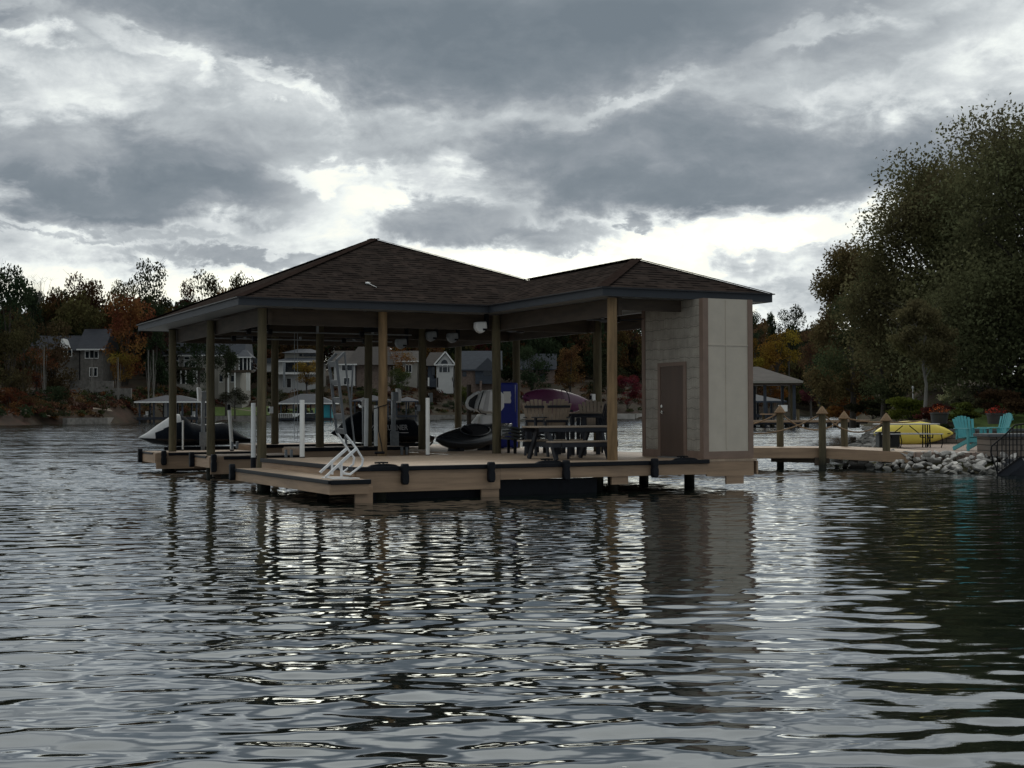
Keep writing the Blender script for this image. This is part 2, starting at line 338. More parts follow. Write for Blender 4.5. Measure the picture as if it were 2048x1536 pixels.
for cx, cy, rx, ry, rot, wt in BLOBS:
    mp = N.new('ShaderNodeMapping'); mp.vector_type = 'TEXTURE'
    mp.inputs['Location'].default_value = ((cx-1024)/FOC, (825-cy)/FOC, 0); mp.inputs['Rotation'].default_value = (0,0,R(-rot)); mp.inputs['Scale'].default_value = (rx/FOC, ry/FOC, 1)
    L.new(PW.outputs[0], mp.inputs[0]); g = N.new('ShaderNodeTexGradient'); g.gradient_type = 'SPHERICAL'; L.new(mp.outputs[0], g.inputs[0])
    D = mth('ADD', D, maprange(nt, g.outputs['Fac'], 0, .55, 0, wt, True))
hi = mth('MULTIPLY', maprange(nt, el, .275, .335, 0, 1, True), maprange(nt, dy, .1, .6, 0, 1, True))    # thin bright cloud above the frame, round the veiled sun
DH = mth('ADD', mth('MULTIPLY', mth('SUBTRACT', nA.outputs['Fac'], .5), .30), maprange(nt, el, .48, .85, .33, .46, True))
D = mth('ADD', mth('MULTIPLY', D, mth('SUBTRACT', 1., hi)), mth('MULTIPLY', DH, hi))
bk = maprange(nt, dy, -.15, .35, 1, 0, True)                    # behind the photographer: darker low down, thin and bright overhead
DB = mth('ADD', mth('MULTIPLY', mth('SUBTRACT', nA.outputs['Fac'], .5), .5), maprange(nt, el, .35, 1.0, .90, .30, True))
D = mth('ADD', mth('MULTIPLY', D, mth('SUBTRACT', 1., bk)), mth('MULTIPLY', DB, bk))
cr_ = N.new('ShaderNodeValToRGB'); L.new(mth('MULTIPLY', D, .80), cr_.inputs[0]); e = cr_.color_ramp.elements
stops = [(0.,(1.,.97,.80)),(.10,(.93,.92,.80)),(.20,(.76,.80,.78)),(.30,(.585,.62,.63)),(.41,(.43,.465,.485)),(.53,(.325,.355,.38)),(.66,(.245,.275,.305)),(.80,(.19,.222,.252)),(1.,(.15,.182,.212))]
e[0].position = 0; e[0].color = (*stops[0][1],1); e[1].position = 1; e[1].color = (*stops[-1][1],1)
for p_, c_ in stops[1:-1]:
    q = e.new(p_); q.color = (*c_, 1)
sky = N.new('ShaderNodeTexSky'); sky.sky_type = 'NISHITA'; sky.sun_disc = False; sky.sun_elevation = SUN_EL; sky.sun_rotation = SUN_AZ
ten = N.new('ShaderNodeVectorMath'); ten.operation = 'SCALE'; L.new(cr_.outputs[0], ten.inputs[0]); L.new(mth('MULTIPLY', maprange(nt, D, .0, -.24, 1., 2.8, True), 10.), ten.inputs['Scale'])   # thinnest cloud, veiled sun behind it, is far brighter
cov = maprange(nt, D, -.05, .12, .6, 1., True)
L.new(mixc(nt, cov, sky.outputs[0], ten.outputs[0]), bg.inputs[0]); bg.inputs['Strength'].default_value = .1
sun = bpy.data.lights.new('sun', 'SUN'); sun.energy = .7; sun.angle = R(22); sun.color = (1,.95,.85)
so = bpy.data.objects.new('sun', sun); C.objects.link(so)
so.rotation_euler = Vector((math.sin(SUN_AZ)*math.cos(SUN_EL), math.cos(SUN_AZ)*math.cos(SUN_EL), math.sin(SUN_EL))).to_track_quat('Z', 'Y').to_euler()
vs_ = bpy.context.scene.view_settings; vs_.view_transform = 'Standard'; vs_.look = 'None'; vs_.exposure = .22; vs_.gamma = 1

# ------------------------------------------------------------------ water
def water_mat():
    m, nt, N, L, bs = nm('lake_water')
    g = N.new('ShaderNodeNewGeometry'); pos = N.new('ShaderNodeSeparateXYZ'); L.new(g.outputs['Position'], pos.inputs[0])
    def vn(scale, st, det):
        n = N.new('ShaderNodeTexNoise'); n.inputs['Scale'].default_value = scale; n.inputs['Detail'].default_value = det; n.inputs['Roughness'].default_value = .55
        mp = N.new('ShaderNodeMapping'); mp.inputs['Scale'].default_value = st; L.new(g.outputs['Position'], mp.inputs[0]); L.new(mp.outputs[0], n.inputs['Vector'])
        s_ = N.new('ShaderNodeVectorMath'); s_.operation = 'SUBTRACT'; L.new(n.outputs['Color'], s_.inputs[0]); s_.inputs[1].default_value = (.5,.5,.5); return s_.outputs[0]
    def scale(v, k):
        s_ = N.new('ShaderNodeVectorMath'); s_.operation = 'MULTIPLY'; L.new(v, s_.inputs[0])
        if hasattr(k, 'links'): L.new(k, s_.inputs[1])
        else: s_.inputs[1].default_value = k
        return s_.outputs[0]
    def add(a, b):
        s_ = N.new('ShaderNodeVectorMath'); s_.operation = 'ADD'; L.new(a, s_.inputs[0]); L.new(b, s_.inputs[1]); return s_.outputs[0]
    fine = scale(vn(6.5, (.5,1.3,1), 2), (.075,.145,0)); far = scale(vn(1.5, (.5,1.6,1), 3), (.20,.46,0)); big = scale(vn(.22, (.4,1.3,1), 3), (.05,.20,0))
    # at grazing distance only the wave faces turned towards the open lake side are seen: keep their slopes
    fs_ = N.new('ShaderNodeSeparateXYZ'); L.new(far, fs_.inputs[0]); ab = N.new('ShaderNodeMath'); ab.operation = 'ABSOLUTE'; L.new(fs_.outputs[1], ab.inputs[0])
    ng = N.new('ShaderNodeMath'); ng.operation = 'MULTIPLY'; L.new(ab.outputs[0], ng.inputs[0]); ng.inputs[1].default_value = -1.35
    fc_ = N.new('ShaderNodeCombineXYZ'); L.new(fs_.outputs[0], fc_.inputs[0]); L.new(ng.outputs[0], fc_.inputs[1]); far = fc_.outputs[0]
    pt_ = maprange(nt, noise(nt, .16, 3, .6, g.outputs['Position'], (.7,1.2,1)), .40, .62, .25, 1.9)
    pk = N.new('ShaderNodeCombineXYZ'); L.new(pt_, pk.inputs[0]); L.new(pt_, pk.inputs[1]); fine = scale(fine, pk.outputs[0])
    k = maprange(nt, pos.outputs[1], 18, 42, .04, 1.)
    kk = N.new('ShaderNodeCombineXYZ'); L.new(k, kk.inputs[0]); L.new(k, kk.inputs[1])
    v = add(fine, scale(add(far, big), kk.outputs[0])); v = add(v, g.outputs['Normal'])
    nn = N.new('ShaderNodeVectorMath'); nn.operation = 'NORMALIZE'; L.new(v, nn.inputs[0]); # dark body of the lake under a clear glossy surface, mixed by the Fresnel term
    N.remove(bs); df = N.new('ShaderNodeBsdfDiffuse'); df.inputs[0].default_value = (.006,.010,.008,1); gl = N.new('ShaderNodeBsdfGlossy'); gl.inputs['Roughness'].default_value = .03; gl.inputs[0].default_value = (.96,.98,1,1)
    fr = N.new('ShaderNodeFresnel'); fr.inputs['IOR'].default_value = 1.36; pw = N.new('ShaderNodeMath'); pw.operation = 'POWER'; L.new(fr.outputs[0], pw.inputs[0]); pw.inputs[1].default_value = .66
    mx = N.new('ShaderNodeMixShader'); L.new(pw.outputs[0], mx.inputs[0]); L.new(df.outputs[0], mx.inputs[1]); L.new(gl.outputs[0], mx.inputs[2]); L.new(mx.outputs[0], N['Material Output'].inputs[0])
    for q_ in (df, gl, fr): L.new(nn.outputs[0], q_.inputs['Normal'])
    return m
M['water'] = water_mat()
X0, X1, Y0, Y1, SP = -20., 20., 2.5, 46., .038
nx = int((X1-X0)/SP); ny = int((Y1-Y0)/SP)
xs = np.linspace(X0, X1, nx); ys = np.linspace(Y0, Y1, ny); gx, gy = np.meshgrid(xs, ys)
gz = np.zeros_like(gx); r2 = np.random.default_rng(21)
for i in range(80):
    lam = .17 * (.95/.17) ** (r2.random() ** .95); k = 2*math.pi/lam
    ang = R(90 + 7) + r2.normal(0, R(24)); sl = .0095 * (1. if lam < .6 else .55)
    gz += sl / k * np.sin(k * (math.cos(ang)*gx + math.sin(ang)*gy) + r2.random()*6.283)
edge = np.clip(np.minimum(np.minimum(gx-X0, X1-gx), np.minimum(gy-Y0, Y1-gy))/3., 0, 1)
gust = .86 + .30*np.sin(gx*.23+gy*.11+1.)*np.sin(gy*.19-gx*.07) + .22*np.sin(gx*.61-gy*.47)*np.sin(gy*.53+gx*.29+2)
calm = 1 - .45*np.clip((gx-3)/8, 0, 1)*np.clip((36-gy)/10, 0, 1)       # lee of the wooded shore on the right
gz *= edge*gust*calm
idx = np.arange(nx*ny).reshape(ny, nx)
fc = np.stack([idx[:-1,:-1], idx[:-1,1:], idx[1:,1:], idx[1:,:-1]], -1).reshape(-1, 4)
struct(np_mesh('water', np.stack([gx, gy, gz], -1).reshape(-1, 3), fc, M['water'], smooth=True))
BIG = 3000.
mb = MB()
for a in ((-BIG,X0,-BIG,BIG),(X1,BIG,-BIG,BIG),(X0,X1,-BIG,Y0),(X0,X1,Y1,BIG)):
    mb.add([(a[0],a[2],0),(a[1],a[2],0),(a[1],a[3],0),(a[0],a[3],0)], [(0,1,2,3)])
struct(mb.build('open_water', M['water']))

# ------------------------------------------------------------------ boathouse (local x = along the front, y = towards the far shore)
BH = T('boathouse', 'large open boathouse on timber piles with brown hip roof, deck and storage shed', 'boathouse', W(0,0,0), TH)
a = .41; ZE = 4.14
UL, UR, VF, VB, U2, V2 = -.57, 9.70, 6.5, 17.1, 5.47, 1.15
hw = (UR-UL)/2; uc = (UL+UR)/2; z1 = ZE+a*hw; r0 = VF+hw; r1 = VB-hw
h2 = (UR-U2)/2; u2 = (U2+UR)/2; z2 = ZE+a*h2; vj = VF+h2
A1 = (uc,r0,z1); A2 = (uc,r1,z1); J = (u2,vj,z2); K = (u2,V2+h2,z2)
c1=(UL,VF,ZE); c2=(UL,VB,ZE); c3=(UR,VB,ZE); c4=(UR,V2,ZE); c5=(U2,V2,ZE); c6=(U2,VF,ZE)
faces = [([c1,A1,A2,c2][::-1],'L'),([c2,A2,c3][::-1],'B'),([c1,c6,J,A1],'F'),([c4,c3,A2,A1,J,K],'R'),([c5,K,J,c6][::-1],'L'),([c5,c4,K],'F')]
mb = MB(); uvs = []
sl = math.sqrt(1+a*a)
for ps, d in faces:
    n0 = len(mb.v); mb.add(ps, [tuple(range(len(ps)))])
    for p in ps:
        h = (p[2]-ZE)/a*sl
        uvs.append((p[1] if d in 'LR' else p[0], h))
roof = mb.build('roof', M['shingle'], BH, uvs=uvs)
mb = MB()
for p, q in ((c1,A1),(c2,A2),(c3,A2),(A1,A2),(J,A1),(c4,K),(c5,K),(K,J)):
    p = Vector(p)+Vector((0,0,.015)); q = Vector(q)+Vector((0,0,.015)); n = max(2, int((q-p).length/.25))
    for i in range(n): mb.bar(p.lerp(q, i/n), p.lerp(q, (i+.95)/n)+Vector((0,0,.003)), .24, .010)
mb.build('ridge_cap', M['ridge'], roof)
per = [(UL,VF),(UL,VB),(UR,VB),(UR,V2),(U2,V2),(U2,VF)]
def ring(mb, off, wd, zz0, zz1):
    inn = []
    n = len(per)
    def offset(d):
        out = []
        for i in range(n):
            p0 = Vector(per[i-1]); p1 = Vector(per[i]); p2 = Vector(per[(i+1) % n])
            d1 = (p1-p0).normalized(); d2 = (p2-p1).normalized()
            n1 = Vector((d1.y,-d1.x)); n2 = Vector((d2.y,-d2.x))
            out.append(p1 + (n1+n2)*d)
        return out
    A = offset(off); B = offset(off+wd)
    for i in range(n):
        j = (i+1) % n; q = [A[i],A[j],B[j],B[i]]
        mb.add([(p.x,p.y,zz0) for p in q]+[(p.x,p.y,zz1) for p in q], [(3,2,1,0),(4,5,6,7),(0,1,5,4),(2,3,7,6)])
    return mb
ring(MB(), .0, .03, 3.965, 4.125).build('fascia', M['fascia'], roof)
ring(MB(), -.045, .075, 4.127, 4.15).build('drip_edge', M['drip'], roof)
ring(MB(), .032, .60, 3.975, 3.99).build('soffit', M['soffit'], roof)
mb = MB(); mb.box(UL+.64,UR-.64,VF+.64,VB-.64,4.02,4.05); mb.build('ceiling', M['timber'], BH)
mb = MB(); mb.box(U2+.64,UR-.64,V2+.64,VF+.63,3.99,4.02); mb.build('porch_ceiling', M['soffit'], BH)
mb = MB()   # white plastic fitting lying on the front slope
px_ = Vector((2.72, 0, 0)); 
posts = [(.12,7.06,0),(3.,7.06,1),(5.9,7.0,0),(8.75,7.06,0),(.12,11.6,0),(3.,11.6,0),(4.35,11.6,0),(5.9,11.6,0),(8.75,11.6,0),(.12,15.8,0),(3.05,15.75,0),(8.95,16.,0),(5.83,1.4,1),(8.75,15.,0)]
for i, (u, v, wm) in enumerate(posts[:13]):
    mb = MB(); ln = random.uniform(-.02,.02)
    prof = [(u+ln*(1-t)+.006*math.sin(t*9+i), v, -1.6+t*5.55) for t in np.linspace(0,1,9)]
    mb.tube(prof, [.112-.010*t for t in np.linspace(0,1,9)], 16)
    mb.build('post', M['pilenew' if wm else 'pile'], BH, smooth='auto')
def beam(p, q, w=.09, z0=3.60, z1=3.965, name='beam'):
    mb = MB(); zc = (z0+z1)/2
    mb.bar((*p, zc), (*q, zc), w, z1-z0); return mb.build(name, M['timber'], BH)
for v in (7.06+.17, 11.6+.17, 15.85+.17): beam((.2,v),(8.7,v))
for u in (.28, 8.6): beam((u,7.0),(u,15.95), .085, 3.603, 3.962)
beam((6.03,1.4),(6.03,7.1)); beam((8.9,3.2),(8.9,6.9),.085,3.603,3.962); beam((6.1,1.56),(7.6,1.56),.08,3.72,3.962)
# floor levels
def deckpart(name, poly, z, m, th=.045): return MB().slab(poly, z-th, z).build(name, m, BH)
ZD = .62
deckpart('deck', [(0,.72),(8.95,.72),(9.25,6.9),(9.25,17.0),(5.2,17.0),(5.2,8.35),(4.6,6.62),(0,6.62)], ZD, M['deckx'])
deckpart('lower_deck', [(-.66,.1),(.02,.1),(.02,6.35),(-.66,6.35)], .42, M['decky'])
deckpart('finger_deck', [(-.02,11.0),(2.3,11.0),(2.3,12.7),(-.02,12.7)], .55, M['deckx'])
deckpart('finger_deck', [(-.47,15.1),(2.3,15.1),(2.3,16.9),(-.47,16.9)], .55, M['deckx'])
deckpart('finger_deck', [(2.3,10.9),(5.2,10.9),(5.2,12.5),(2.3,12.5)], .72, M['deckx'])
deckpart('finger_deck', [(2.3,15.1),(5.2,15.1),(5.2,16.9),(2.3,16.9)], .72, M['deckx'])
def skirt(p, q, z0, z1, th=.04):
    mb = MB(); mb.bar((*p,(z0+z1)/2), (*q,(z0+z1)/2), th, z1-z0); return mb.build('skirt_board', M['board'], BH)
F = .73
skirt((.02,F),(2.93,F),.15,.55); skirt((2.935,F),(7.68,F),.32,.552); skirt((7.685,F+.02),(8.87,F+.02),.27,.615)
for u0_, u1_, z0_ in ((-.2,.13,-.25),(2.55,2.92,-.25),(5.42,5.80,.16),(8.18,8.62,.10)):
    skirt((u0_,F+(.035 if u0_>0 else -.55)),(u1_,F+(.035 if u0_>0 else -.55)),z0_,.34 if u0_>2 else .3,.05)
skirt((-.68,.10),(-.68,6.35),.17,.385); skirt((-.70,.10),(.03,.10),.17,.385); skirt((.0,.12),(.0,.71),.17,.40)
skirt((-.0,.74),(-.0,6.6),.40,.55); skirt((8.97,.74),(8.97,6.9),.29,.57)
skirt((-.66,6.37),(0,6.37),.17,.38)
for v0, v1, ue, ui in ((11.0,12.7,-.04,2.3),(15.1,16.9,-.49,2.3)):
    skirt((ue,v0),(ue,v1),.26,.52); skirt((ue,v0-.02),(ui,v0-.02),.10,.50); skirt((ue,v1+.02),(ui,v1+.02),.2,.5)
for v0 in (10.9, 15.1): skirt((2.3,v0-.02),(5.2,v0-.02),.3,.66)
skirt((2.28,10.9),(2.28,12.5),.5,.68); skirt((2.28,15.1),(2.28,16.9),.5,.68)
skirt((5.18,8.4),(5.18,10.85),.25,.57); skirt((5.18,12.6),(5.18,15.0),.25,.57); skirt((0,6.64),(4.6,6.64),.3,.57)
def rail(pts, name='rub_rail', h=.085, wd=.07, z=None):
    mb = MB()
    for p, q in zip(pts[:-1], pts[1:]): mb.bar(p, q, wd, h)
    return mb.build(name, M['black'], BH, bevel=.012)
z = ZD-.04
rail([(0.0,.70,z),(7.72,.70,z)]); rail([(-.02,.66,z),(-.02,6.62,z)])
rail([(-.69,.07,.385),(.06,.07,.385)]); rail([(-.70,.07,.387),(-.70,6.35,.387)], h=.07)
for ue, v0, v1 in ((-.06,11.0,12.7),(-.51,15.1,16.9)):
    rail([(ue+.35,v0-.05,.50),(2.27,v0-.05,.50)], h=.08); rail([(ue,v0+.3,.515),(ue,v1,.515)], h=.05, wd=.05)
for v0 in (10.9,15.1): rail([(2.3,v0-.05,.68),(5.2,v0-.05,.68)], h=.09)
# dock bumpers
def bumper(u, v, zt, rot=0, h=.44):
    mb = MB()
    h *= .88; prof = [(.82*x_, z_) for x_, z_ in [(-.07,zt),(.07,zt),(.085,zt-.05),(.085,zt-.12),(.07,zt-.17),(.088,zt-.23),(.085,zt-h+.05),(.06,zt-h),(-.06,zt-h),(-.085,zt-h+.05),(-.088,zt-.23),(-.07,zt-.17),(-.085,zt-.12),(-.085,zt-.05)]]
    mb.prism(prof, -.10, .02); mb.xf(Matrix.Translation((u,v,0)) @ Matrix.Rotation(rot,4,'Z'))
    return mb.build('dock_bumper', M['black'], BH, smooth='auto', bevel=.02)
for u in (.93,2.69,4.31,6.34): bumper(u, .645, ZD+.05)
bumper(-.72,6.3,.52,R(-90),.40); bumper(-.09,12.55,.62,R(-90)); bumper(.02,10.93,.60,0,.5); bumper(-.3,15.03,.60,0,.45)
bumper(-.53,16.8,.62,R(-90))
for u in (4.0, 7.15, .55):
    mb = MB(); z = ZD+.012
    mb.box(u-.05,u-.025,.80,.84,z,z+.05); mb.box(u+.025,u+.05,.80,.84,z,z+.05); mb.tube([(u-.13,.82,z+.055),(u,.82,z+.06),(u+.13,.82,z+.055)], .016, 8)
    mb.build('cleat', M['iron'], BH)
    mb = MB(); mb.prism([(u-.3,ZD),(u+.3,ZD),(u+.22,ZD+.035),(u+.1,ZD+.05),(u-.1,ZD+.05),(u-.22,ZD+.035)], .68, .76); mb.build('cleat_pad', M['black'], BH)
# under-deck piles, joists and a black board painting the shade
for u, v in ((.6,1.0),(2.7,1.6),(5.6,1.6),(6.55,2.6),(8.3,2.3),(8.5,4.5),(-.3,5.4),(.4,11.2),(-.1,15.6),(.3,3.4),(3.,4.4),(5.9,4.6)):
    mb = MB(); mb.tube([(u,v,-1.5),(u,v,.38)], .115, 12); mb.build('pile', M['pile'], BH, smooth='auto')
for v in (1.0, 2.6, 4.4, 6.3): MB().box(.05,8.9,v-.05,v+.05,.33,.565).build('joist_and_shade_board', M['timber'], BH)
MB().box(.1,5.2,.95,1.0,-.1,.3).build('joist_and_shade_board', M['black'], BH)  # black board added in place of the deep shade under the deck front
for v in (11.3, 15.4): MB().box(.1,5.1,v-.06,v+.06,.02,.28).build('joist_and_shade_board', M['timber'], BH)
# shed
S0, S1, SV0, SV1, SZ = 7.66, 8.92, .80, 3.2, 3.965
sh = MB(); sh.box(S0+.02,S0+.06,SV0+.06,SV1-.03,ZD+.002,SZ); shw = sh.build('shed_wall', M['shake'], BH)
MB().box(S0+.06,S1-.06,SV0+.02,SV0+.06,ZD+.002,SZ).build('panel_wall', M['panel'], BH)
MB().box(S1-.06,S1-.02,SV0+.06,SV1-.03,ZD+.002,SZ).build('side_wall', M['panel'], BH)
MB().box(S0+.06,S1-.06,SV1-.06,SV1-.02,ZD+.002,SZ).build('rear_wall', M['panel'], BH)
mb = MB(); mb.box(8.235,8.26,SV0+.008,SV0+.022,.82,SZ-.02); mb.box(S0+.13,8.233,SV0+.008,SV0+.022,2.985,3.01); mb.box(8.262,S1-.12,SV0+.008,SV0+.022,2.985,3.01)
mb.build('batten', M['panel'], BH)
mb = MB()
for q_ in ((S0,S0+.13,SV0,SV0+.025,ZD+.003,SZ),(S0,S0+.022,SV0+.025,SV0+.14,ZD+.003,SZ),(S1-.12,S1,SV0,SV0+.025,ZD+.003,SZ),(S1-.022,S1,SV0+.025,SV0+.14,ZD+.003,SZ),(S0-.003,S0+.025,SV1-.12,SV1,ZD+.003,SZ),(S1-.02,S1+.003,SV1-.12,SV1,ZD+.003,SZ)): MB().box(*q_).build('corner_board', M['trim'], BH)

for q_ in ((S0+.13,S1-.12,SV0+.002,SV0+.024,ZD+.004,ZD+.16),(S0+.002,S0+.022,SV0+.14,1.45,ZD+.004,ZD+.17),(S0+.002,S0+.022,2.55,SV1-.12,ZD+.004,ZD+.17)): MB().box(*q_).build('base_trim', M['trim'], BH)

dr = MB(); dr.box(S0+.004,S0+.03,1.55,2.45,ZD+.03,2.585); door = dr.build('door', M['door'], BH, bevel=.004)
mb = MB(); mb.box(S0-.006,S0+.024,1.45,1.547,ZD+.004,2.67); mb.box(S0-.006,S0+.024,2.453,2.55,ZD+.004,2.67); mb.box(S0-.006,S0+.024,1.547,2.453,2.59,2.67)
mb.build('door_frame', M['trim'], door)
mb = MB(); mb.tube([(S0+.004,2.38,1.60),(S0-.05,2.38,1.60),(S0-.055,2.27,1.60)], .012, 8); mb.tube([(S0+.006,2.38,1.60),(S0-.012,2.38,1.60)], .035, 12); mb.build('handle', M['chrome'], door, smooth='auto')
mb = MB(); mb.tube([(S0+.006,2.38,1.73),(S0-.02,2.38,1.73)], .034, 12); mb.build('deadbolt', M['chrome'], door, smooth='auto')
MB().box(S0-.05,S0+.003,1.5,2.5,ZD+.002,ZD+.022).build('threshold', M['alu'], door)

# things lying on / hanging under the boathouse -------------------------------------------------
def onroof(u, v): return ZE+a*(v-VF)
o = T('roof_bracket', 'small white plastic bracket with thin rod lying on the brown shingles', 'bracket', W(0,0,0), TH)
fu = 2.83; fv = 7.75
q = lambda u, v, d=.03: (u, v, onroof(u, v)+d)
mb = MB(); mb.tube([q(fu,fv), q(fu+.06,fv-.02), q(fu+.12,fv-.01)], [.02,.032,.012], 8); mb.build('bracket_body', M['white'], o, smooth=True)
mb = MB(); mb.tube([q(fu+.06,fv-.02), q(fu+.17,fv-.30)], .007, 6); mb.build('rod', M['white'], o)

HG = 'white hoist gearboxes hanging under the roof'
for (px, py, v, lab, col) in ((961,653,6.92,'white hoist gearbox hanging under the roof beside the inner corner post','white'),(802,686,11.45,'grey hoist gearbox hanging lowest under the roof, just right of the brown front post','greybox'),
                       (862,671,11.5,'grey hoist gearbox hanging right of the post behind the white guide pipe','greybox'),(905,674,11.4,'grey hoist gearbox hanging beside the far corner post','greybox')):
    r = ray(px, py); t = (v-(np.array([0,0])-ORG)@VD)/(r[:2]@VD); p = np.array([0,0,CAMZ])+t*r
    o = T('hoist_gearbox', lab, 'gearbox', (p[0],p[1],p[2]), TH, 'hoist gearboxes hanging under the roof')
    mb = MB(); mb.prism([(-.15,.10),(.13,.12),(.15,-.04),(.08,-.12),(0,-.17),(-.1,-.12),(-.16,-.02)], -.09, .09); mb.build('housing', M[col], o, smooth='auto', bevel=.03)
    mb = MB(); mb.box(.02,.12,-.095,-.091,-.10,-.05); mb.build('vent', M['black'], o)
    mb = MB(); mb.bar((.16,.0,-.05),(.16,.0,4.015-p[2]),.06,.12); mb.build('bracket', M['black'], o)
HP = 'drive pipes running under the roof'
for v, zz, lab in ((7.45,3.78,'galvanised drive pipe running under the front edge of the roof'),(10.9,3.66,'galvanised drive pipe running under the middle of the roof'),(12.3,3.55,'lowest galvanised drive pipe behind the middle row of posts')):
    o = T('hoist_drive_pipe', lab, 'pipe', W(.3,v,zz), TH, HP)
    mb = MB(); mb.tube([(0,0,0),(5.0,0,0)], .018, 8); mb.build('pipe', M['galv'], o, smooth='auto')
    for u in (.6,1.15,3.6,4.2): MB().tube([(u-.05,0,0),(u+.05,0,0)], .07, 12).build('cable_drum', M['black'], o, smooth='auto')
    for u in (.9,3.9): MB().box(u-.22,u+.22,-.06,.06,.05,.24).build('mount', M['black'], o)
    for u in (.9,3.9,2.4): MB().box(u-.03,u+.03,-.02,.02,.0,4.018-zz).build('hanger', M['galv'], o)
o = T('hoist_cable', 'pair of thin steel hoist cables hanging behind the white pipe', 'cable', W(2.2,11.15,0), TH)
mb = MB()
for u in (-.03, .05): mb.tube([(u,0,.9),(u,0,3.66)], .006, 5)
mb.build('wire', M['galv'], o)
for (u, v, lab) in ((7.0,7.9,'black ceiling fan hanging near the inner corner post'),(7.2,3.55,'black ceiling fan hanging behind the warm brown front post')):
    o = T('ceiling_fan', lab, 'ceiling fan', W(u,v,3.66), TH, 'ceiling fans under the porch roof')
    top = (3.99 if v < 7.1 else 4.02)-3.66
    MB().tube([(0,0,.05),(0,0,top)], .014, 8).build('downrod', M['iron'], o)
    MB().lathe([(.05,0),(.06,.03),(.02,.06)], (0,0,top-.06), 14).build('canopy', M['iron'], o, smooth='auto')
    MB().lathe([(.03,-.07),(.10,-.05),(.12,0),(.10,.06),(.03,.08)], (0,0,0), 16).build('motor', M['iron'], o, smooth='auto')
    for k in range(5):
        mb = MB(); mb.box(.12,.66,-.065,.065,-.006,.006); mb.xf(Matrix.Rotation(2*math.pi*k/5+.3,4,'Z') @ Matrix.Rotation(R(10),4,'X')); mb.build('blade', M['navyframe'], o)

# guide pipes and lift posts
PG = 'white guide pipes standing by the boat slips'
def guide(u, v, z0, z1, r, lab, lean=0, black=False):
    o = T('guide_pipe', lab, 'pipe', W(u,v,z0), TH, PG)
    MB().tube([(0,0,0),(lean,0,z1-z0)], r, 14).build('pipe', M['pvc'], o, smooth='auto')
    MB().tube([(0,0,-.25),(0,0,.02 if not black else .10)], r+.008, 14).build('collar', M['black'], o, smooth='auto')
    if lab.startswith('leaning'): MB().box(-.14,-.055,-.05,.05,z1-z0-.18,z1-z0-.01).build('cap_block', M['black'], o)
guide(.87,6.5,.62,1.90,.055,'white guide pipe at the back edge of the deck, right of the left front post')
guide(3.89,6.5,.62,1.95,.048,'white guide pipe standing nearest the stern of the black covered watercraft')
guide(.45,8.9,.55,1.85,.055,'white guide pipe with black foot half hidden by the left front post')
guide(1.75,15.6,.57,1.88,.05,'leaning white guide pipe with black block on top, behind the second left post', -.09)
guide(.62,16.7,.56,1.42,.026,'thin short white guide pipe in front of the pale covered watercraft')
guide(4.05,11.0,.72,1.99,.055,'taller grey white guide pipe close in front of a dark post', .02)
guide(4.33,11.0,.72,1.80,.05,'shorter white guide pipe just left of the warm brown front post')
def liftpost(px, ytop, ybot, v, lab, flip=1):
    r = ray(px, ybot); t = (v-(np.array([0,0])-ORG)@VD)/(r[:2]@VD); p = np.array([0,0,CAMZ])+t*r
    rt = ray(px, ytop); zt = CAMZ+t*rt[2]
    o = T('lift_post', lab, 'lift post', (p[0],p[1],p[2]), TH, 'steel lift posts with white motor covers')
    h = zt-p[2]
    MB().box(-.05,.05,-.05,.05,-.5,h-.25).build('mast', M['galv'], o)
    mb = MB(); mb.prism([(-.02,-.2),(.07,-.2),(.09,-.05),(.07,.14),(.02,.2),(-.05,.2)], -.08, .08); mb.xf(Matrix.Translation((-.13*flip,0,h-.1))); mb.build('motor_cover', M['white'], o, smooth='auto', bevel=.02)
    mb = MB(); mb.box(-.04,.14,-.08,.08,h-.25,h+.0); mb.build('gear_case', M['greybox'], o, bevel=.02)
    mb = MB(); mb.box(-.12,.12,-.10,-.055,.0,.42); mb.build('bracket_plate', M['galv'], o)
liftpost(406,782,893,17.0,'steel lift post with white motor cover beside the pale covered watercraft')
liftpost(787,784,893,12.6,'steel lift post with white motor cover behind the warm brown front post', -1)
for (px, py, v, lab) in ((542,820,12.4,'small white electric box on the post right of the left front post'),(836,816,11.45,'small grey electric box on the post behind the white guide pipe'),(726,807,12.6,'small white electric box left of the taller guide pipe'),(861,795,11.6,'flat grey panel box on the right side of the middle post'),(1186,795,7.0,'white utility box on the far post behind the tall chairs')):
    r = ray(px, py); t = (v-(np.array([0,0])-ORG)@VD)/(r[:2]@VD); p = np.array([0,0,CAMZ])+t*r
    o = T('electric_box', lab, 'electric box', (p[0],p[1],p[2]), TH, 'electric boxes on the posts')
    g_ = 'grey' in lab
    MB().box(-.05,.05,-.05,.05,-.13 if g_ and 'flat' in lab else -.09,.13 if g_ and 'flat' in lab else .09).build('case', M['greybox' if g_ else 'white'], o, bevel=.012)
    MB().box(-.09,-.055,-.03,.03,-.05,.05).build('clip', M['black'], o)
    if 'taller' in lab: MB().box(-.02,.02,-.02,.02,-1.1,-.085).build('stem', M['galv'], o)
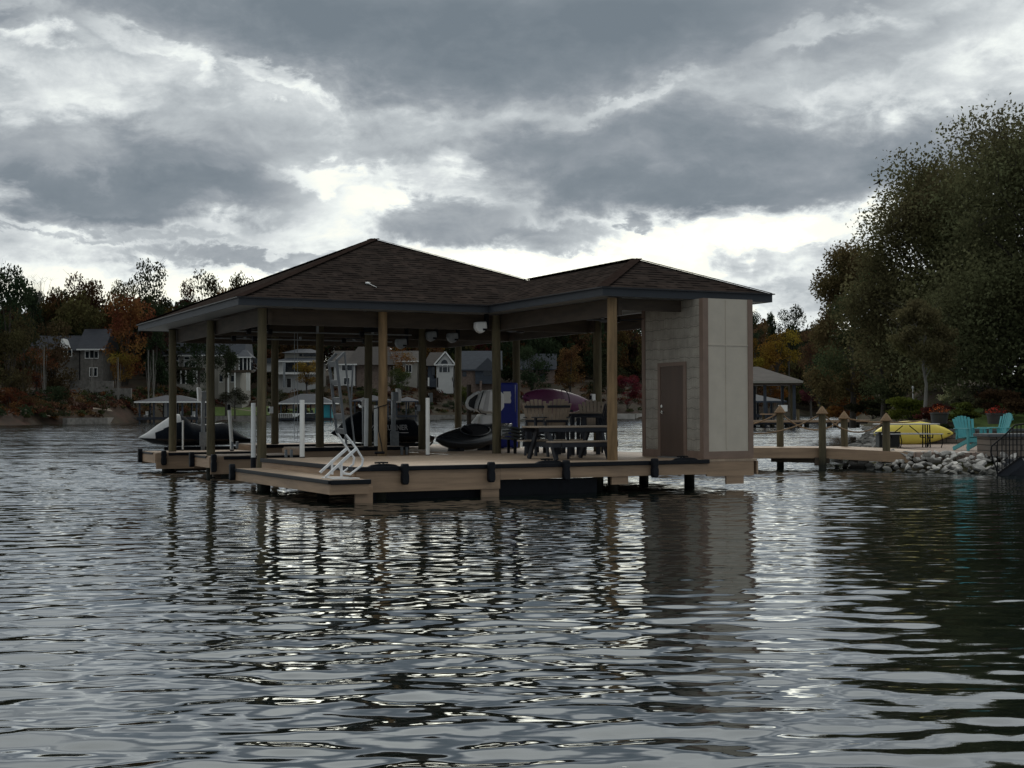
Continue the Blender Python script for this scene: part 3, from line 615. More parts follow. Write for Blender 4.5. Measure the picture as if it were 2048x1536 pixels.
for (px, py, v, lab) in ((469,890,15.0,'galvanised cleat bracket on the far finger behind the leaning pipe'),(577,907,10.8,'galvanised cleat bracket on the beam right of the left front post'),(808,902,10.8,'galvanised cleat bracket on the beam right of the warm brown post')):
    r = ray(px, py); t = (v-(np.array([0,0])-ORG)@VD)/(r[:2]@VD); p = np.array([0,0,CAMZ])+t*r
    o = T('steel_bracket', lab, 'bracket', (p[0],p[1],p[2]), TH, 'paired steel brackets on the slip beams')
    for s in (-.07,.07): MB().box(s-.03,s+.03,-.05,.02,-.1,.1).build('plate', M['galv'], o, bevel=.008)
o = T('power_cord', 'thin black cord looped round the warm brown front post', 'cord', W(3.0,7.06,0), TH)
mb = MB(); pts = []
for k in range(13):
    t = k/12*math.pi; pts.append((-.118*math.cos(t), -.118*math.sin(t), 1.73+.10*k/12))
mb.tube([(-.2,.1,1.7)]+pts, .011, 6); mb.tube([(-.118,-.02,1.73),(-.13,-.05,1.2),(-.09,-.12,.9),(-.06,-.13,.7),(-.25,-.2,.66)], .011, 6); mb.build('cord', M['black'], o)
mb = MB(); mb.tube([(-.28,-.2,.69),(-.05,-.22,.69)], .03, 8); mb.build('plug', M['black'], o)

# aluminium flip-up ladder --------------------------------------------------------------------------
o = T('dock_ladder', 'aluminium flip-up swim ladder standing folded up at the corner of the lower deck', 'ladder', W(0,0,0), TH)
def pv(px, py, v):
    r = ray(px, py); t = (v-(np.array([0,0])-ORG)@VD)/(r[:2]@VD); p = np.array([0,0,CAMZ])+t*r; d = p[:2]-ORG
    return (d@UD, v, p[2])
def lp(pts, v): return [pv(640+x/5.483, 690+y/5.486, v) for x, y in pts]
railF = lp([(180,170),(205,400),(235,640),(262,860),(280,980),(395,1130),(470,1250),(460,1320),(330,1418),(262,1410),(205,1330)], .55)
railB = lp([(95,180),(125,400),(150,640),(172,860),(185,960),(290,1120),(375,1240),(365,1310),(250,1400)], .95)
for pts in (railF, railB):
    mb = MB()
    for p, q in zip(pts[:4], pts[1:5]): mb.bar(p, q, .046, .03, (0,1,0))
    mb.build('side_rail', M['alud'], o)
    MB().tube(pts[4:], .021, 10).build('handrail', M['alul'], o, smooth='auto')
f = lambda P_, t: Vector(P_[min(int(t), len(P_)-2)]).lerp(Vector(P_[min(int(t), len(P_)-2)+1]), t-int(t))
for t in (.15,1.05,1.85,2.65,3.75):
    mb = MB(); mb.bar(f(railF,t), f(railB,t), .10, .03, (1,0,.3)); mb.build('rung', M['alud'], o)
backF = lp([(270,85),(290,300),(320,560),(345,790),(365,960),(380,1090)], .62)
backR = lp([(360,215),(345,560),(335,700)], .70)
for pts in (backF, backR):
    mb = MB(); mb.tube(pts, .017, 8); mb.build('strut', M['alud'], o, smooth='auto')
mb = MB(); mb.bar(railF[0], backF[0], .03, .05); mb.bar(railB[0], lp([(180,95)],.95)[0], .03, .05); mb.bar(lp([(180,95)],.95)[0], backF[0], .05, .02); mb.build('top_frame', M['alud'], o)
mb = MB(); mb.bar(lp([(280,1000)],.95)[0], lp([(290,1100)],.95)[0], .04,.03); mb.build('strut', M['alud'], o)
for v_, pts in ((.5,[(60,1450),(230,1290),(400,1135)]),(.95,[(0,1400),(120,1290),(290,1140)])):
    P_ = lp(pts, v_); mb = MB(); mb.bar(P_[0], P_[1], .05, .04); mb.bar(P_[1], P_[2], .055, .045); mb.build('brace', M['alul'], o)
mb = MB(); mb.bar(lp([(235,1440)],.5)[0], lp([(235,1270)],.5)[0], .035,.035,(0,1,0)); mb.bar(lp([(135,1420)],.95)[0], lp([(130,1260)],.95)[0], .035,.035,(0,1,0)); mb.build('upright', M['alul'], o)
p0 = Vector(lp([(60,1450)],.5)[0]); p1 = Vector(lp([(235,1440)],.5)[0])
mb = MB(); mb.box(-.52,-.02,.42,.62,.422,.44); mb.box(-.52,-.05,.88,1.08,.422,.44); mb.build('base_plate', M['alul'], o)

# watercraft ----------------------------------------------------------------------------------------
def ski(name, label, u, v, L_, prof_top, zk, zg, hw_, whitetop, text=None, z0=0):
    o = T(name, label, 'watercraft', W(u, v, 0), TH)
    n = 100; m = 44
    def ip(tab, s):
        return float(np.interp(s, [t[0] for t in tab], [t[1] for t in tab]))
    def sec(s):
        tp = ip(prof_top, s); kg = ip(zk, s); g = ip(zg, s); hwid = hw_ * (math.sin(math.pi*min(1, .5*s/.42)) if s < .42 else 1-.22*((s-.42)/.58)**2)**.75
        hwid = max(hwid, .015); return tp, kg, g, hwid
    def pt(s, t, grow=0):   # t 0..1 from gunwale (near side) over the top to the far gunwale
        tp, kg, g, h_ = sec(s); an = math.pi*t
        cy = -math.cos(an); y = math.copysign(abs(cy)**.62, cy)*(h_+grow)*(1-.45*math.sin(an)**1.5*(1 if s>.2 else s/.2))
        return (s*L_, y, g+(tp-g+grow)*math.sin(an)**.75)
    ss = list(np.linspace(0,1,n)); vs = [pt(s, k/m) for s in ss for k in range(m+1)]
    fw, fb = [], []
    for i in range(n-1):
        for k in range(m):
            f_ = (i*(m+1)+k, i*(m+1)+k+1, (i+1)*(m+1)+k+1, (i+1)*(m+1)+k); s = (ss[i]+ss[i+1])/2; t = (k+.5)/m
            (fw if whitetop and whitetop(s, abs(t-.5)) else fb).append(f_)
    MB().add(vs, fb).build('cover', M['cover'], o, smooth=True)
    if fw: MB().add(vs, fw).build('cover_panel', M['covwhite'], o, smooth=True)
    vs = []; fs = []; m2 = 12
    for s in ss:
        tp, kg, g, h_ = sec(s)
        for k in range(m2+1):
            an = math.pi*k/m2; cy = -math.cos(an); vs.append((s*L_, math.copysign(abs(cy)**.8, cy)*(h_-.01), g+.01-(g-kg)*math.sin(an)**.9))
    for i in range(n-1):
        for k in range(m2): fs.append((i*(m2+1)+k, (i+1)*(m2+1)+k, (i+1)*(m2+1)+k+1, i*(m2+1)+k+1))
    MB().add(vs, fs).build('hull', M['hull'], o, smooth=True)
    mb = MB()
    for yy in (-.3,.3): mb.box(.8,L_-.3,yy-.06,yy+.06,ip(zk,.5)-.10,ip(zk,.5)-.0)
    mb.build('bunk', M['black'], o)
    mb = MB(); mb.tube([(L_-.04,0,ip(zg,1)-.05),(L_+.08,0,ip(zg,1)-.06),(L_+.12,0,ip(zg,1)-.16),(L_+.04,0,ip(zg,1)-.24)], .03, 8); mb.build('tow_hook', M['hull'], o, smooth='auto')
    if text:
        cu = bpy.data.curves.new('lettering', 'FONT'); cu.body = text[0]; cu.size = text[3]; cu.shear = .35; cu.offset = .006; cu.extrude = .002; cu.space_character = 1.05
        to = bpy.data.objects.new('lettering', cu); C.objects.link(to); dg = bpy.context.evaluated_depsgraph_get(); dg.update()
        me = bpy.data.meshes.new_from_object(to.evaluated_get(dg)); bpy.data.objects.remove(to)
        wx = max(p.co.x for p in me.vertices)
        for p in me.vertices:
            x = p.co.x/wx*text[2]+text[1]; zz = text[4]+p.co.y; s = x/L_
            tp, kg, g, h_ = sec(s); lo, hi = 0., .5
            for _ in range(18):
                md = (lo+hi)/2
                if pt(s, md)[2] < zz: lo = md
                else: hi = md
            q_ = pt(s, lo); p.co = (x, q_[1]-.012, zz)
        me.materials.append(M['letter']); lo_ = bpy.data.objects.new('lettering', me); C.objects.link(lo_); lo_.parent = o
        mb = MB()
        y_ = pt((text[1]+text[2]*.85)/L_, .08)[1]-.03
        mb.box(text[1]+text[2]*.68,text[1]+text[2],y_,y_+.01,text[4]-.09,text[4]-.07); mb.build('underline', M['letter'], o)
    return o
top1 = [(0,.92),(.08,1.06),(.18,1.30),(.30,1.55),(.36,1.60),(.42,1.50),(.47,1.34),(.56,1.27),(.66,1.30),(.76,1.33),(.82,1.30),(.86,1.15),(.94,.97),(1,.87)]
ski('covered_watercraft', 'personal watercraft under a black cover with pale grey bow panel on the far left lift', -.42, 17.75, 3.2, top1, [(0,.90),(.12,.72),(.3,.62),(1,.66)], [(0,.91),(.2,.88),(1,.84)], .55,
    lambda s, t: (s < .13) or (s < .36 and t < .33-.25*max(0,(s-.2))) or (.42 < s < .78 and t < .07))
top2 = [(0,1.05),(.08,1.2),(.17,1.47),(.28,1.66),(.36,1.67),(.44,1.52),(.52,1.40),(.66,1.42),(.76,1.45),(.83,1.42),(.88,1.22),(.94,1.05),(1,.93)]
ski('covered_watercraft', 'personal watercraft under an all black cover with silver lettering behind the warm brown post', 4.02, 13.7, 2.95, top2, [(0,1.03),(.12,.88),(.3,.76),(1,.74)], [(0,1.04),(.2,1.0),(1,.92)], .55, None, ('WAVERUNNER', .86, 1.26, .2, 1.13))

# kayaks ---------------------------------------------------------------------------------------------
def kayak(name, label, L_, wid, dep, mat_, loc, rot, cockpit=True, ridges=0, group='kayaks', extra=None, cx=0.):
    o = T(name, label, 'kayak', loc, 0, group); o.rotation_euler = rot
    n = 48; m = 96 if ridges else 32; vs = []; fs = []
    for i in range(n):
        s = i/(n-1); x = (s-.5)*L_; w_ = wid/2*max(.02, math.sin(math.pi*s))**.62; rk = dep*.28*abs(2*s-1)**3
        for k in range(m):
            an = 2*math.pi*k/m; c_, s_ = math.cos(an), math.sin(an)
            y = math.copysign(abs(c_)**.8, c_)*w_; zz = (s_*dep*.62 if s_ < 0 else s_*dep*.38)*(max(.05, math.sin(math.pi*s))**.45)+rk
            if ridges and s_ < -.2: zz -= ridges*abs(math.sin(an*5.5))*math.sin(math.pi*s)**.5
            vs.append((x, y, zz))
    for i in range(n-1):
        for k in range(m): fs.append((i*m+k, (i+1)*m+k, (i+1)*m+(k+1) % m, i*m+(k+1) % m))
    fs += [tuple(range(m)), tuple((n-1)*m+k for k in range(m-1,-1,-1))]
    MB().add(vs, fs).build('hull', mat_, o, smooth=True)
    if cockpit:
        mb = MB(); rim = [(cx+L_*.17*math.cos(t), wid*.33*math.sin(t), dep*.40) for t in np.linspace(0, 2*math.pi, 29)]
        mb.tube(rim, .022, 8, caps=False); mb.build('cockpit_rim', mat_ if not extra else M[extra], o, smooth=True)
        mb = MB(); mb.add([(cx+.98*(p[0]-cx), .98*p[1], dep*.385) for p in rim[:-1]], [tuple(range(28))]); mb.build('cockpit_well', M['black'], o)
        mb = MB(); mb.box(cx-L_*.12,cx-L_*.10,-wid*.22,wid*.22,dep*.38,dep*.62); mb.xf(Matrix.Rotation(0,4,'X')); mb.build('seat_back', M['black'], o, bevel=.02)
    for q_ in (1,-1): MB().tube([(q_*L_*.47,0,dep*.30),(q_*L_*.45,0,dep*.42),(q_*L_*.42,0,dep*.34)], .012, 6).build('grab_handle', M['black'], o)
    return o
p = at(1108, 803, 35.2)
kp = kayak('kayak', 'purple kayak strapped on its side high on the rack behind the tall chairs', 1.95, .70, .42, M['purple'], p, (R(62), R(4), TH+R(4)), cockpit=False)
mb = MB(); mb.tube([(.28+.0*math.cos(t), .34*math.cos(t), .02+.26*math.sin(t)) for t in np.linspace(0, 2*math.pi, 25)], .012, 6, caps=False); mb.build('strap', M['black'], kp)
kayak('kayak', 'black kayak lying on the deck right of the covered watercraft', 2.75, .80, .46, M['kblack'], W(6.5,9.6,1.0), (R(30), R(-7), TH+R(20)))
for u in (5.9, 6.9):
    o = T('kayak_cradle', 'black cradle block under the '+('bow' if u < 6 else 'stern')+' of the black kayak', 'cradle', W(u,9.6+.36*(u-6.5),ZD), TH+R(20), 'cradles under the black kayak')
    MB().prism([(-.08,0),(.08,0),(.06,.16),(-.06,.16)], -.22, .22).build('block', M['black'], o)
def lpx(pts, v, u0, z0): return [(q_[0]-u0, q_[2]-z0) for q_ in (pv(px, py, v) for px, py in pts)]
u0_, _, zz0 = pv(965, 805, 11.2)
kw = T('kayak', 'white sit on top kayak strapped on edge above the black kayak, bow to the left', 'kayak', W(u0_,11.2,zz0), TH, 'kayaks')
MB().prism(lpx([(946,818),(950,800),(958,786),(972,780.5),(990,779),(1000,790),(1000,815),(992,825),(965,824.5)],11.2,u0_,zz0), -.30, .28).build('hull', M['white'], kw, smooth='auto', bevel=.05)
mb = MB(); lo = lpx([(956,784.5),(946,788),(934,797),(930.5,806),(932,814.5),(946,822)],11.2,u0_,zz0); mb.tube([(x,-.10,z_) for x, z_ in lo], .042, 10); mb.build('bow_rim', M['white'], kw, smooth=True)
mb = MB(); mb.prism(lpx([(955,787),(946,790),(936,798.5),(933,806),(934.5,812.5),(946,819)],11.2,u0_,zz0), -.06, -.02); mb.build('bow_tray', M['wave'], kw)
mb = MB(); st = lpx([(956,783),(952,796),(947,812),(945.5,820),(951,825.5),(962,829)],11.2,u0_,zz0); mb.tube([(x,-.34,z_) for x, z_ in st], .016, 6); mb.build('strap', M['black'], kw, smooth=True)
mb = MB(); mb.prism(lpx([(964,783),(971,781),(966,822),(956,822)],11.2,u0_,zz0), -.309, -.304); mb.build('side_stripe', M['covwhite'], kw)
mb = MB(); mb.prism(lpx([(977.5,801),(982,800),(983,808),(980,811),(977,808)],11.2,u0_,zz0), -.315, -.306); mb.build('drain_hole', M['black'], kw, bevel=.004)
kw = T('kayak', 'lower white kayak standing on end behind the black kayak', 'kayak', W(u0_,11.35,zz0), TH, 'kayaks')
MB().prism(lpx([(957,829),(990,827),(994,870),(957,870)],11.35,u0_,zz0), -.2, .2).build('hull', M['white'], kw, smooth='auto', bevel=.05)
mb = MB(); mb.prism(lpx([(955.5,832),(945,845),(944,852),(951,851)],11.35,u0_,zz0), -.12, .12); mb.build('fin', M['white'], kw, bevel=.02)
o = T('kayak_rack', 'dark timber kayak rack carrying the white kayaks behind the corner post', 'rack', W(7.6,11.3,ZD), TH)
for u in (-.45,.55): MB().box(u-.045,u+.045,-.05,.05,0,1.75).build('upright', M['timber'], o)
for zz in (.42,1.02): MB().bar((-.45,-.25,zz),(-.45,.1,zz),.05,.05).build('arm', M['timber'], o); MB().bar((.55,-.25,zz),(.55,.1,zz),.05,.05).build('arm', M['timber'], o)
o = T('kayak_rack', 'dark timber kayak rack carrying the purple kayak behind the tall chairs', 'rack', W(6.95,6.15,ZD), TH)
for u in (-.5,.45): MB().box(u-.04,u+.04,.2,.28,0,1.2).build('upright', M['navyframe'], o); MB().bar((u,-.2,1.02),(u,.24,1.02),.05,.05).build('arm', M['navyframe'], o)
# blue drinks machine
o = T('drink_machine', 'tall royal blue drink machine standing behind the corner post', 'drink machine', (*at(1012,896,38.6)[:2],ZD), TH-R(22))
MB().box(-.30,.30,-.36,.30,.02,1.80).build('cabinet', M['blue'], o, bevel=.03)
MB().box(-.28,.28,-.40,-.363,.06,1.77).build('front_panel', M['blue'], o, bevel=.015)
mb = MB(); mb.prism([(-.10,1.24),(.10,1.24),(.115,1.30),(.10,1.38),(.115,1.46),(.10,1.56),(-.10,1.56)], -.412, -.402); mb.build('sign_panel', M['white'], o)
MB().box(.225,.235,-.408,-.402,1.0,1.74).build('trim_strip', M['chrome'], o)
for x in (-.22,.22): MB().box(x-.05,x+.05,-.2,.2,0,.02).build('foot', M['black'], o)
# stacked wavy loungers
for i in range(4):
    o = T('wave_lounger', ['lowest wavy charcoal pool lounger in the stack behind the picnic table','second lowest wavy charcoal pool lounger in the stack','second highest wavy charcoal pool lounger in the stack','topmost wavy charcoal pool lounger in the stack'][i], 'lounger', W(6.15,7.0,.98+.085*i), TH-R(8), 'stacked wavy loungers')
    xs_ = np.linspace(.0,1.05,40); top_ = [(x, .034*math.sin((x+.05)*11.)) for x in xs_]; bot = [(x, z_-.045) for x, z_ in reversed(top_)]
    MB().prism(top_+bot, -.3, .3).build('shell', M['wave'], o, smooth='auto')
    if i == 0:
        for x in (.15,.9):
            for y in (-.25,.25): MB().box(x-.03,x+.03,y-.03,y+.03,ZD-.98,-.02).build('leg', M['black'], o)

# picnic table ---------------------------------------------------------------------------------------
o = T('picnic_table', 'dark navy picnic table with tan plank top and attached benches at the deck edge', 'picnic table', W(5.42,2.45,ZD), TH)
mb = MB()
for k in range(5): mb.box(-.95,.95,-.375+.152*k,-.375+.152*k+.142,.665,.70)
mb.build('table_top', M['tanslat'], o, bevel=.006)
MB().box(-.93,.93,-.365,-.355,.58,.662).build('apron', M['navyframe'], o); MB().box(-.93,.93,.355,.365,.58,.662).build('apron', M['navyframe'], o)
for y in (-.80,.52):
    mb = MB(); mb.box(-.85,.70,y,y+.135,.365,.40); mb.box(-.85,.70,y+.145,y+.28,.365,.40); mb.build('bench', M['tanslat'], o, bevel=.006)
    MB().box(-.85,.70,y+.01,y+.02,.27,.363).build('bench_apron', M['navyframe'], o)
for x in (-.66,.58):
    for s in (-1,1): MB().bar((x,s*.62,.0),(x,s*.22,.66),.05,.11).build('leg', M['navyframe'], o)
    MB().bar((x+.045,-.82,.315),(x+.045,.82,.315),.045,.10).build('cross_beam', M['navyframe'], o)
    MB().bar((x+.045,-.36,.62),(x+.045,.36,.62),.045,.08).build('cross_beam', M['navyframe'], o)
MB().tube([(-.05,0,0),(-.05,0,.66)], .025, 10).build('umbrella_post', M['navyframe'], o)
# tall adirondack chairs & table ---------------------------------------------------------------------
def adirondack(label, loc, rz, seat_h, mf, ms, group, wid=.52, bh=.72):
    o = T('adirondack_chair', label, 'chair', loc, rz, group)         # sitter faces +y
    hx = wid/2
    mb = MB()
    for k in range(5): mb.box(-hx,hx,-.22+.105*k,-.22+.105*k+.095,seat_h-.022+.012*k,seat_h+.0+.012*k)
    mb.build('seat', ms, o, bevel=.004)
    mb = MB(); ns = 7
    for k in range(ns):
        t = (k-(ns-1)/2)/((ns-1)/2); hh = bh*(1-.16*t*t); s0 = len(mb.v)
        xb = t*(hx-.05); xt = t*(hx+.03)
        mb.add([(xb-.035,0,0),(xb+.035,0,0),(xt+.038,0,hh),(xt-.038,0,hh),(xb-.035,.02,0),(xb+.035,.02,0),(xt+.038,.02,hh),(xt-.038,.02,hh)],[(0,1,2,3),(7,6,5,4),(0,4,5,1),(1,5,6,2),(2,6,7,3),(3,7,4,0)])
        mb.xf(Matrix.Translation((0,-.23,seat_h-.02)) @ Matrix.Rotation(R(17),4,'X') @ Matrix.Translation((0,-.06*(1-t*t)*.6,0)), s0)
    mb.build('backrest', ms, o)
    for hh in (.18,.52): MB().box(-hx-.01,hx+.01,-.045,-.015,hh,hh+.05).xf(Matrix.Translation((0,-.25,seat_h-.02)) @ Matrix.Rotation(R(17),4,'X')).build('back_rail', mf if ms != mf else ms, o)
    for s in (-1,1):
        MB().box(s*(hx+.01)-.055 if s<0 else hx-.02, s*(hx+.01)+.03 if s<0 else hx+.065, -.34,.36,seat_h+.24,seat_h+.265).build('armrest', mf, o, bevel=.006)
        MB().box(s*hx-.022,s*hx+.022,.22,.30,0,seat_h+.238).build('leg', mf, o)
        if seat_h > .6: MB().bar((s*hx,-.42,0),(s*hx,-.24,seat_h+.23),.044,.07,(0,1,0)).build('leg', mf, o)
        else:
            MB().bar((s*(hx-.05),-.52,.04),(s*(hx-.05),.24,seat_h-.06),.035,.11).build('leg', mf, o)
            MB().bar((s*hx,-.28,seat_h-.05),(s*hx,-.26,seat_h+.23),.035,.05,(0,1,0)).build('arm_post', mf, o)
    MB().box(-hx,hx,.29,.31,seat_h-.12,seat_h-.005).build('front_apron', mf, o)
    if seat_h > .6:
        MB().box(-hx,hx,.24,.29,.22,.26).build('footrest', mf, o)
        for s in (-1,1): MB().bar((s*hx,-.36,.24),(s*hx,.24,.24),.035,.06).build('stretcher', mf, o)
    return o
CG = 'tall balcony chairs round the high table'
adirondack('tall tan slat chair seen from behind, in the middle of the deck', W(6.0,4.4,ZD), TH-R(4), .62, M['navyframe'], M['tanslat'], CG)
adirondack('tall tan slat chair turned sideways, leftmost of the tall chairs', W(6.2,5.3,ZD), TH-R(40), .62, M['navyframe'], M['tanslat'], CG)
adirondack('tall tan slat chair facing the camera beyond the high table', W(7.9,5.75,ZD), TH+R(160), .62, M['navyframe'], M['tanslat'], CG)
adirondack('tall all dark chair half hidden behind the warm brown porch post', W(7.12,4.5,ZD), TH+R(75), .62, M['navyframe'], M['navyframe'], CG)
o = T('high_table', 'dark high square table between the tall chairs', 'table', W(7.15,5.2,ZD), TH)
mb = MB()
for k in range(6): mb.box(-.42,.42,-.42+.14*k,-.42+.14*k+.13,.96,.985)
mb.build('table_top', M['tanslat'], o)
MB().box(-.40,.40,-.40,-.37,.88,.955).build('apron', M['navyframe'], o); MB().box(-.40,.40,.37,.40,.88,.955).build('apron', M['navyframe'], o)
for sx in (-1,1):
    for sy in (-1,1): MB().box(sx*.34-.04,sx*.34+.04,sy*.33-.04,sy*.33+.04,0,.88).build('leg', M['navyframe'], o)

# ------------------------------------------------------------------ walkway to the shore
o = T('walkway', 'brown timber walkway leading from the boathouse to the paved shore', 'walkway', (0,0,0))
near = [(4.0,38.6),(8.5,38.75),(10.7,37.6)]; far = [(4.0,40.2),(9.6,40.35),(11.9,39.2)]
mb = MB(); zz = [.62,.60,.50]
vs = [(x,y,z_) for (x,y),z_ in zip(near,zz)]+[(x,y,z_) for (x,y),z_ in zip(far,zz)]
mb.add(vs+[(x,y,z_-.045) for x,y,z_ in vs], [(0,1,4,3),(1,2,5,4),(9,10,7,6),(10,11,8,7),(0,6,7,1),(1,7,8,2),(4,10,9,3),(5,11,10,4)]); mb.build('walk_deck', M['decky'], o)
mb = MB()
for (p_, q_), (za, zb) in zip(zip(near[:-1], near[1:]), zip(zz[:-1], zz[1:])): mb.bar((p_[0],p_[1]-.02,za-.15),(q_[0],q_[1]-.02,zb-.15),.04,.28)
mb.build('edge_beam', M['board'], o)
mb = MB()
for (p_, q_), (za, zb) in zip(zip(far[:-1], far[1:]), zip(zz[:-1], zz[1:])): mb.bar((p_[0],p_[1]+.02,za-.15),(q_[0],q_[1]+.02,zb-.15),.04,.28)
mb.build('edge_beam', M['board'], o)
mb = MB(); mb.bar((7.3,39.4,.26),(8.75,38.6,.24),.08,.14); mb.bar((8.35,38.62,.22),(8.6,38.62,.22),.1,.22); mb.build('cross_beam', M['timber'], o)
rope_posts = [(7.62,39.75,-.8,2.0,'rope post standing far side of the walkway nearest the shed'),(8.56,38.58,-.8,1.82,'rope post standing in the water at the near side of the walkway'),(9.55,40.2,.3,1.62,'rope post at the far side of the walkway near the grey table'),(10.17,38.0,.2,1.55,'rope post at the shore end of the walkway above the rocks')]
tops = []
for x, y, z0, z1, lab in rope_posts:
    o = T('rope_post', 'round timber '+lab, 'post', (x,y,z0), 0, 'round rope posts along the walkway')
    rt = onz(0,0,0)
    ztop = {7.62:1.60+(825.4-812)*39.6/FOC, 8.56:1.6+(823.3-812)*38.6/FOC, 9.55:1.6+(823-822)*40.2/FOC, 10.17:1.6+(823-826)*38./FOC}[x]
    h = ztop-z0
    MB().tube([(0,0,0),(0,0,h-.20)], [.105,.10], 16).build('shaft', M['pile'], o, smooth='auto')
    MB().lathe([(.118,0),(.135,.02),(.125,.05),(.09,.10),(.045,.16),(.012,.20)], (0,0,h-.20), 16).build('rope_cap', M['rope'], o, smooth='auto')
    mb = MB(); mb.tube([(.14*math.cos(t),.14*math.sin(t),h-.205) for t in np.linspace(0,2*math.pi,21)], .024, 8, caps=False); mb.build('rope_ring', M['rope'], o, smooth=True)
    tops.append(Vector((x,y,ztop-.2)))
def rope(p_, q_, sag, lab):
    o = T('rope', lab, 'rope', p_, 0, 'ropes slung between the walkway posts'); d = q_-p_
    mb = MB(); mb.tube([d*t+Vector((0,0,-4*sag*t*(1-t))) for t in np.linspace(0,1,17)], .02, 8); mb.build('strand', M['rope'], o, smooth=True)
sL = Vector((5.6,39.6,1.35)); sN = Vector((5.4,38.55,1.3))
rope(sL, tops[0], .25, 'brown rope sagging from behind the shed to the first far post')
rope(sN, tops[1], .42, 'brown rope sagging from behind the shed to the near post in the water')
rope(tops[0], tops[2], .42, 'brown rope slung along the far side of the walkway')
rope(tops[1], tops[3], .42, 'brown rope slung along the near side of the walkway above the grey table')
rope(tops[2], Vector((11.6,39.3,1.35)), .1, 'short brown rope running on from the far post towards the shore')

# ------------------------------------------------------------------ near shore
def bank_h(x, y):
    shore = np.interp(y, [34,36,38,40,42,55,80,105,144,200], [9.3,9.6,10.0,10.3,11.2,13.9,20.7,27.5,37.,50.])
    yf = np.interp(x, [8,9.7,10.5,12.,14.6,34], [41,39.6,36.5,35.5,35.2,34.6])
    d = np.minimum(x-shore, (y-yf)*.9)
    h = np.where(d < 0, np.maximum(-.8, d*.5), np.minimum(.47, d*.30-.08))
    inl = np.clip(y-47.5+.35*np.clip(x-13,0,30), 0, 80)*np.clip(d/3,0,1)
    return h+.13*inl*np.exp(-inl/80)+.06*np.sin(x*1.3)*np.sin(y*.9)*np.clip(d-1.5,0,1)*(inl>.5)
xs_ = np.concatenate([np.arange(8,34,.4), np.arange(34,110,2.)]); ys_ = np.concatenate([np.arange(33.6,60,.4), np.arange(60,205,2.)])
gx, gy = np.meshgrid(xs_, ys_); gz = bank_h(gx, gy); idx = np.arange(gx.size).reshape(gx.shape)
fc = np.stack([idx[:-1,:-1], idx[:-1,1:], idx[1:,1:], idx[1:,:-1]], -1).reshape(-1, 4)
def ground_mat(name, c1, c2, c3, s=.5):
    m, nt, N, L, bs = nm(name); g = N.new('ShaderNodeNewGeometry')
    f = maprange(nt, noise(nt, s, 6, .65, g.outputs['Position']), .38, .62); f2 = maprange(nt, noise(nt, s*5, 5, .7, g.outputs['Position']), .35, .7)
    L.new(mixc(nt, f2, mixc(nt, f, c1, c2), c3), bs.inputs['Base Color']); bs.inputs['Roughness'].default_value = .95; bs.inputs['Specular IOR Level'].default_value = .1
    bump(nt, f2, bs, .6, .08); return m
M['bank'] = ground_mat('mulch_and_soil', (.075,.05,.035), (.05,.055,.025), (.035,.028,.02), .4)
M['grass'] = ground_mat('short_grass', (.075,.115,.03), (.10,.135,.04), (.055,.08,.024), .8)
M['hill'] = ground_mat('leaf_littered_hillside', (.055,.030,.022), (.035,.032,.018), (.02,.017,.012), .06)
struct(np_mesh('shore_ground', np.stack([gx,gy,gz],-1).reshape(-1,3), fc, M['bank'], smooth=True))
pat = MB(); pat.slab([(10.75,37.45),(12.6,36.7),(15.5,36.3),(20,37),(20,46.5),(13.0,47.2),(11.7,42.5),(11.9,39.4)], .30, .505); struct(pat.build('patio', M['paver']))
xs_ = np.arange(16.4,34,.5); ys_ = np.arange(43.,58,.5); gx, gy = np.meshgrid(xs_, ys_)
gz = np.maximum(bank_h(gx, gy)+.02, .55+.11*np.clip(gx-16.2,0,12)+.03*(gy-43)); idx = np.arange(gx.size).reshape(gx.shape)
fc = np.stack([idx[:-1,:-1], idx[:-1,1:], idx[1:,1:], idx[1:,:-1]], -1).reshape(-1, 4)
struct(np_mesh('lawn', np.stack([gx,gy,gz],-1).reshape(-1,3), fc, M['grass'], smooth=True))
# riprap
def rock_mesh(seed):
    r = np.random.default_rng(seed); me = bpy.data.meshes.new('riprap_rock'); import bmesh
    bm = bmesh.new(); bmesh.ops.create_icosphere(bm, subdivisions=2, radius=1.)
    dirs = r.normal(size=(12,3)); dirs /= np.linalg.norm(dirs,axis=1)[:,None]; cut = r.uniform(.34,.70,12)
    for v in bm.verts:
        p = np.array(v.co)
        for d_, c_ in zip(dirs, cut):
            e_ = p@d_-c_
            if e_ > 0: p = p-d_*e_
        v.co = p*np.array([1.,.8,.62])
    bm.to_mesh(me); bm.free(); me.materials.append(M['rock']); return me
m, nt_, N_, L_, bs = nm('pale_limestone'); oi = N_.new('ShaderNodeObjectInfo')
f = noise(nt_, 2.5, 6, .65); cc = mixc(nt_, maprange(nt_, f, .3, .7), (.38,.365,.34), (.68,.65,.60)); mul = maprange(nt_, oi.outputs['Random'], 0, 1, .45, 1.15)
cc = mixc(nt_, 1., cc, mul, 'MULTIPLY'); g = N_.new('ShaderNodeNewGeometry'); s_ = N_.new('ShaderNodeSeparateXYZ'); L_.new(g.outputs['Position'], s_.inputs[0])
wet = maprange(nt_, s_.outputs[2], .06, .16, .85, 0); L_.new(mixc(nt_, wet, cc, (.03,.032,.026)), bs.inputs['Base Color']); bs.inputs['Roughness'].default_value = .85; bump(nt_, f, bs, .5, .06); M['rock'] = m
rms = [rock_mesh(100+i) for i in range(12)]
RL = 'angular pale limestone rock in the riprap bank below the paved patio'
cnt = 0
fx = [9.7,10.8,12.,14.,16.5]; 
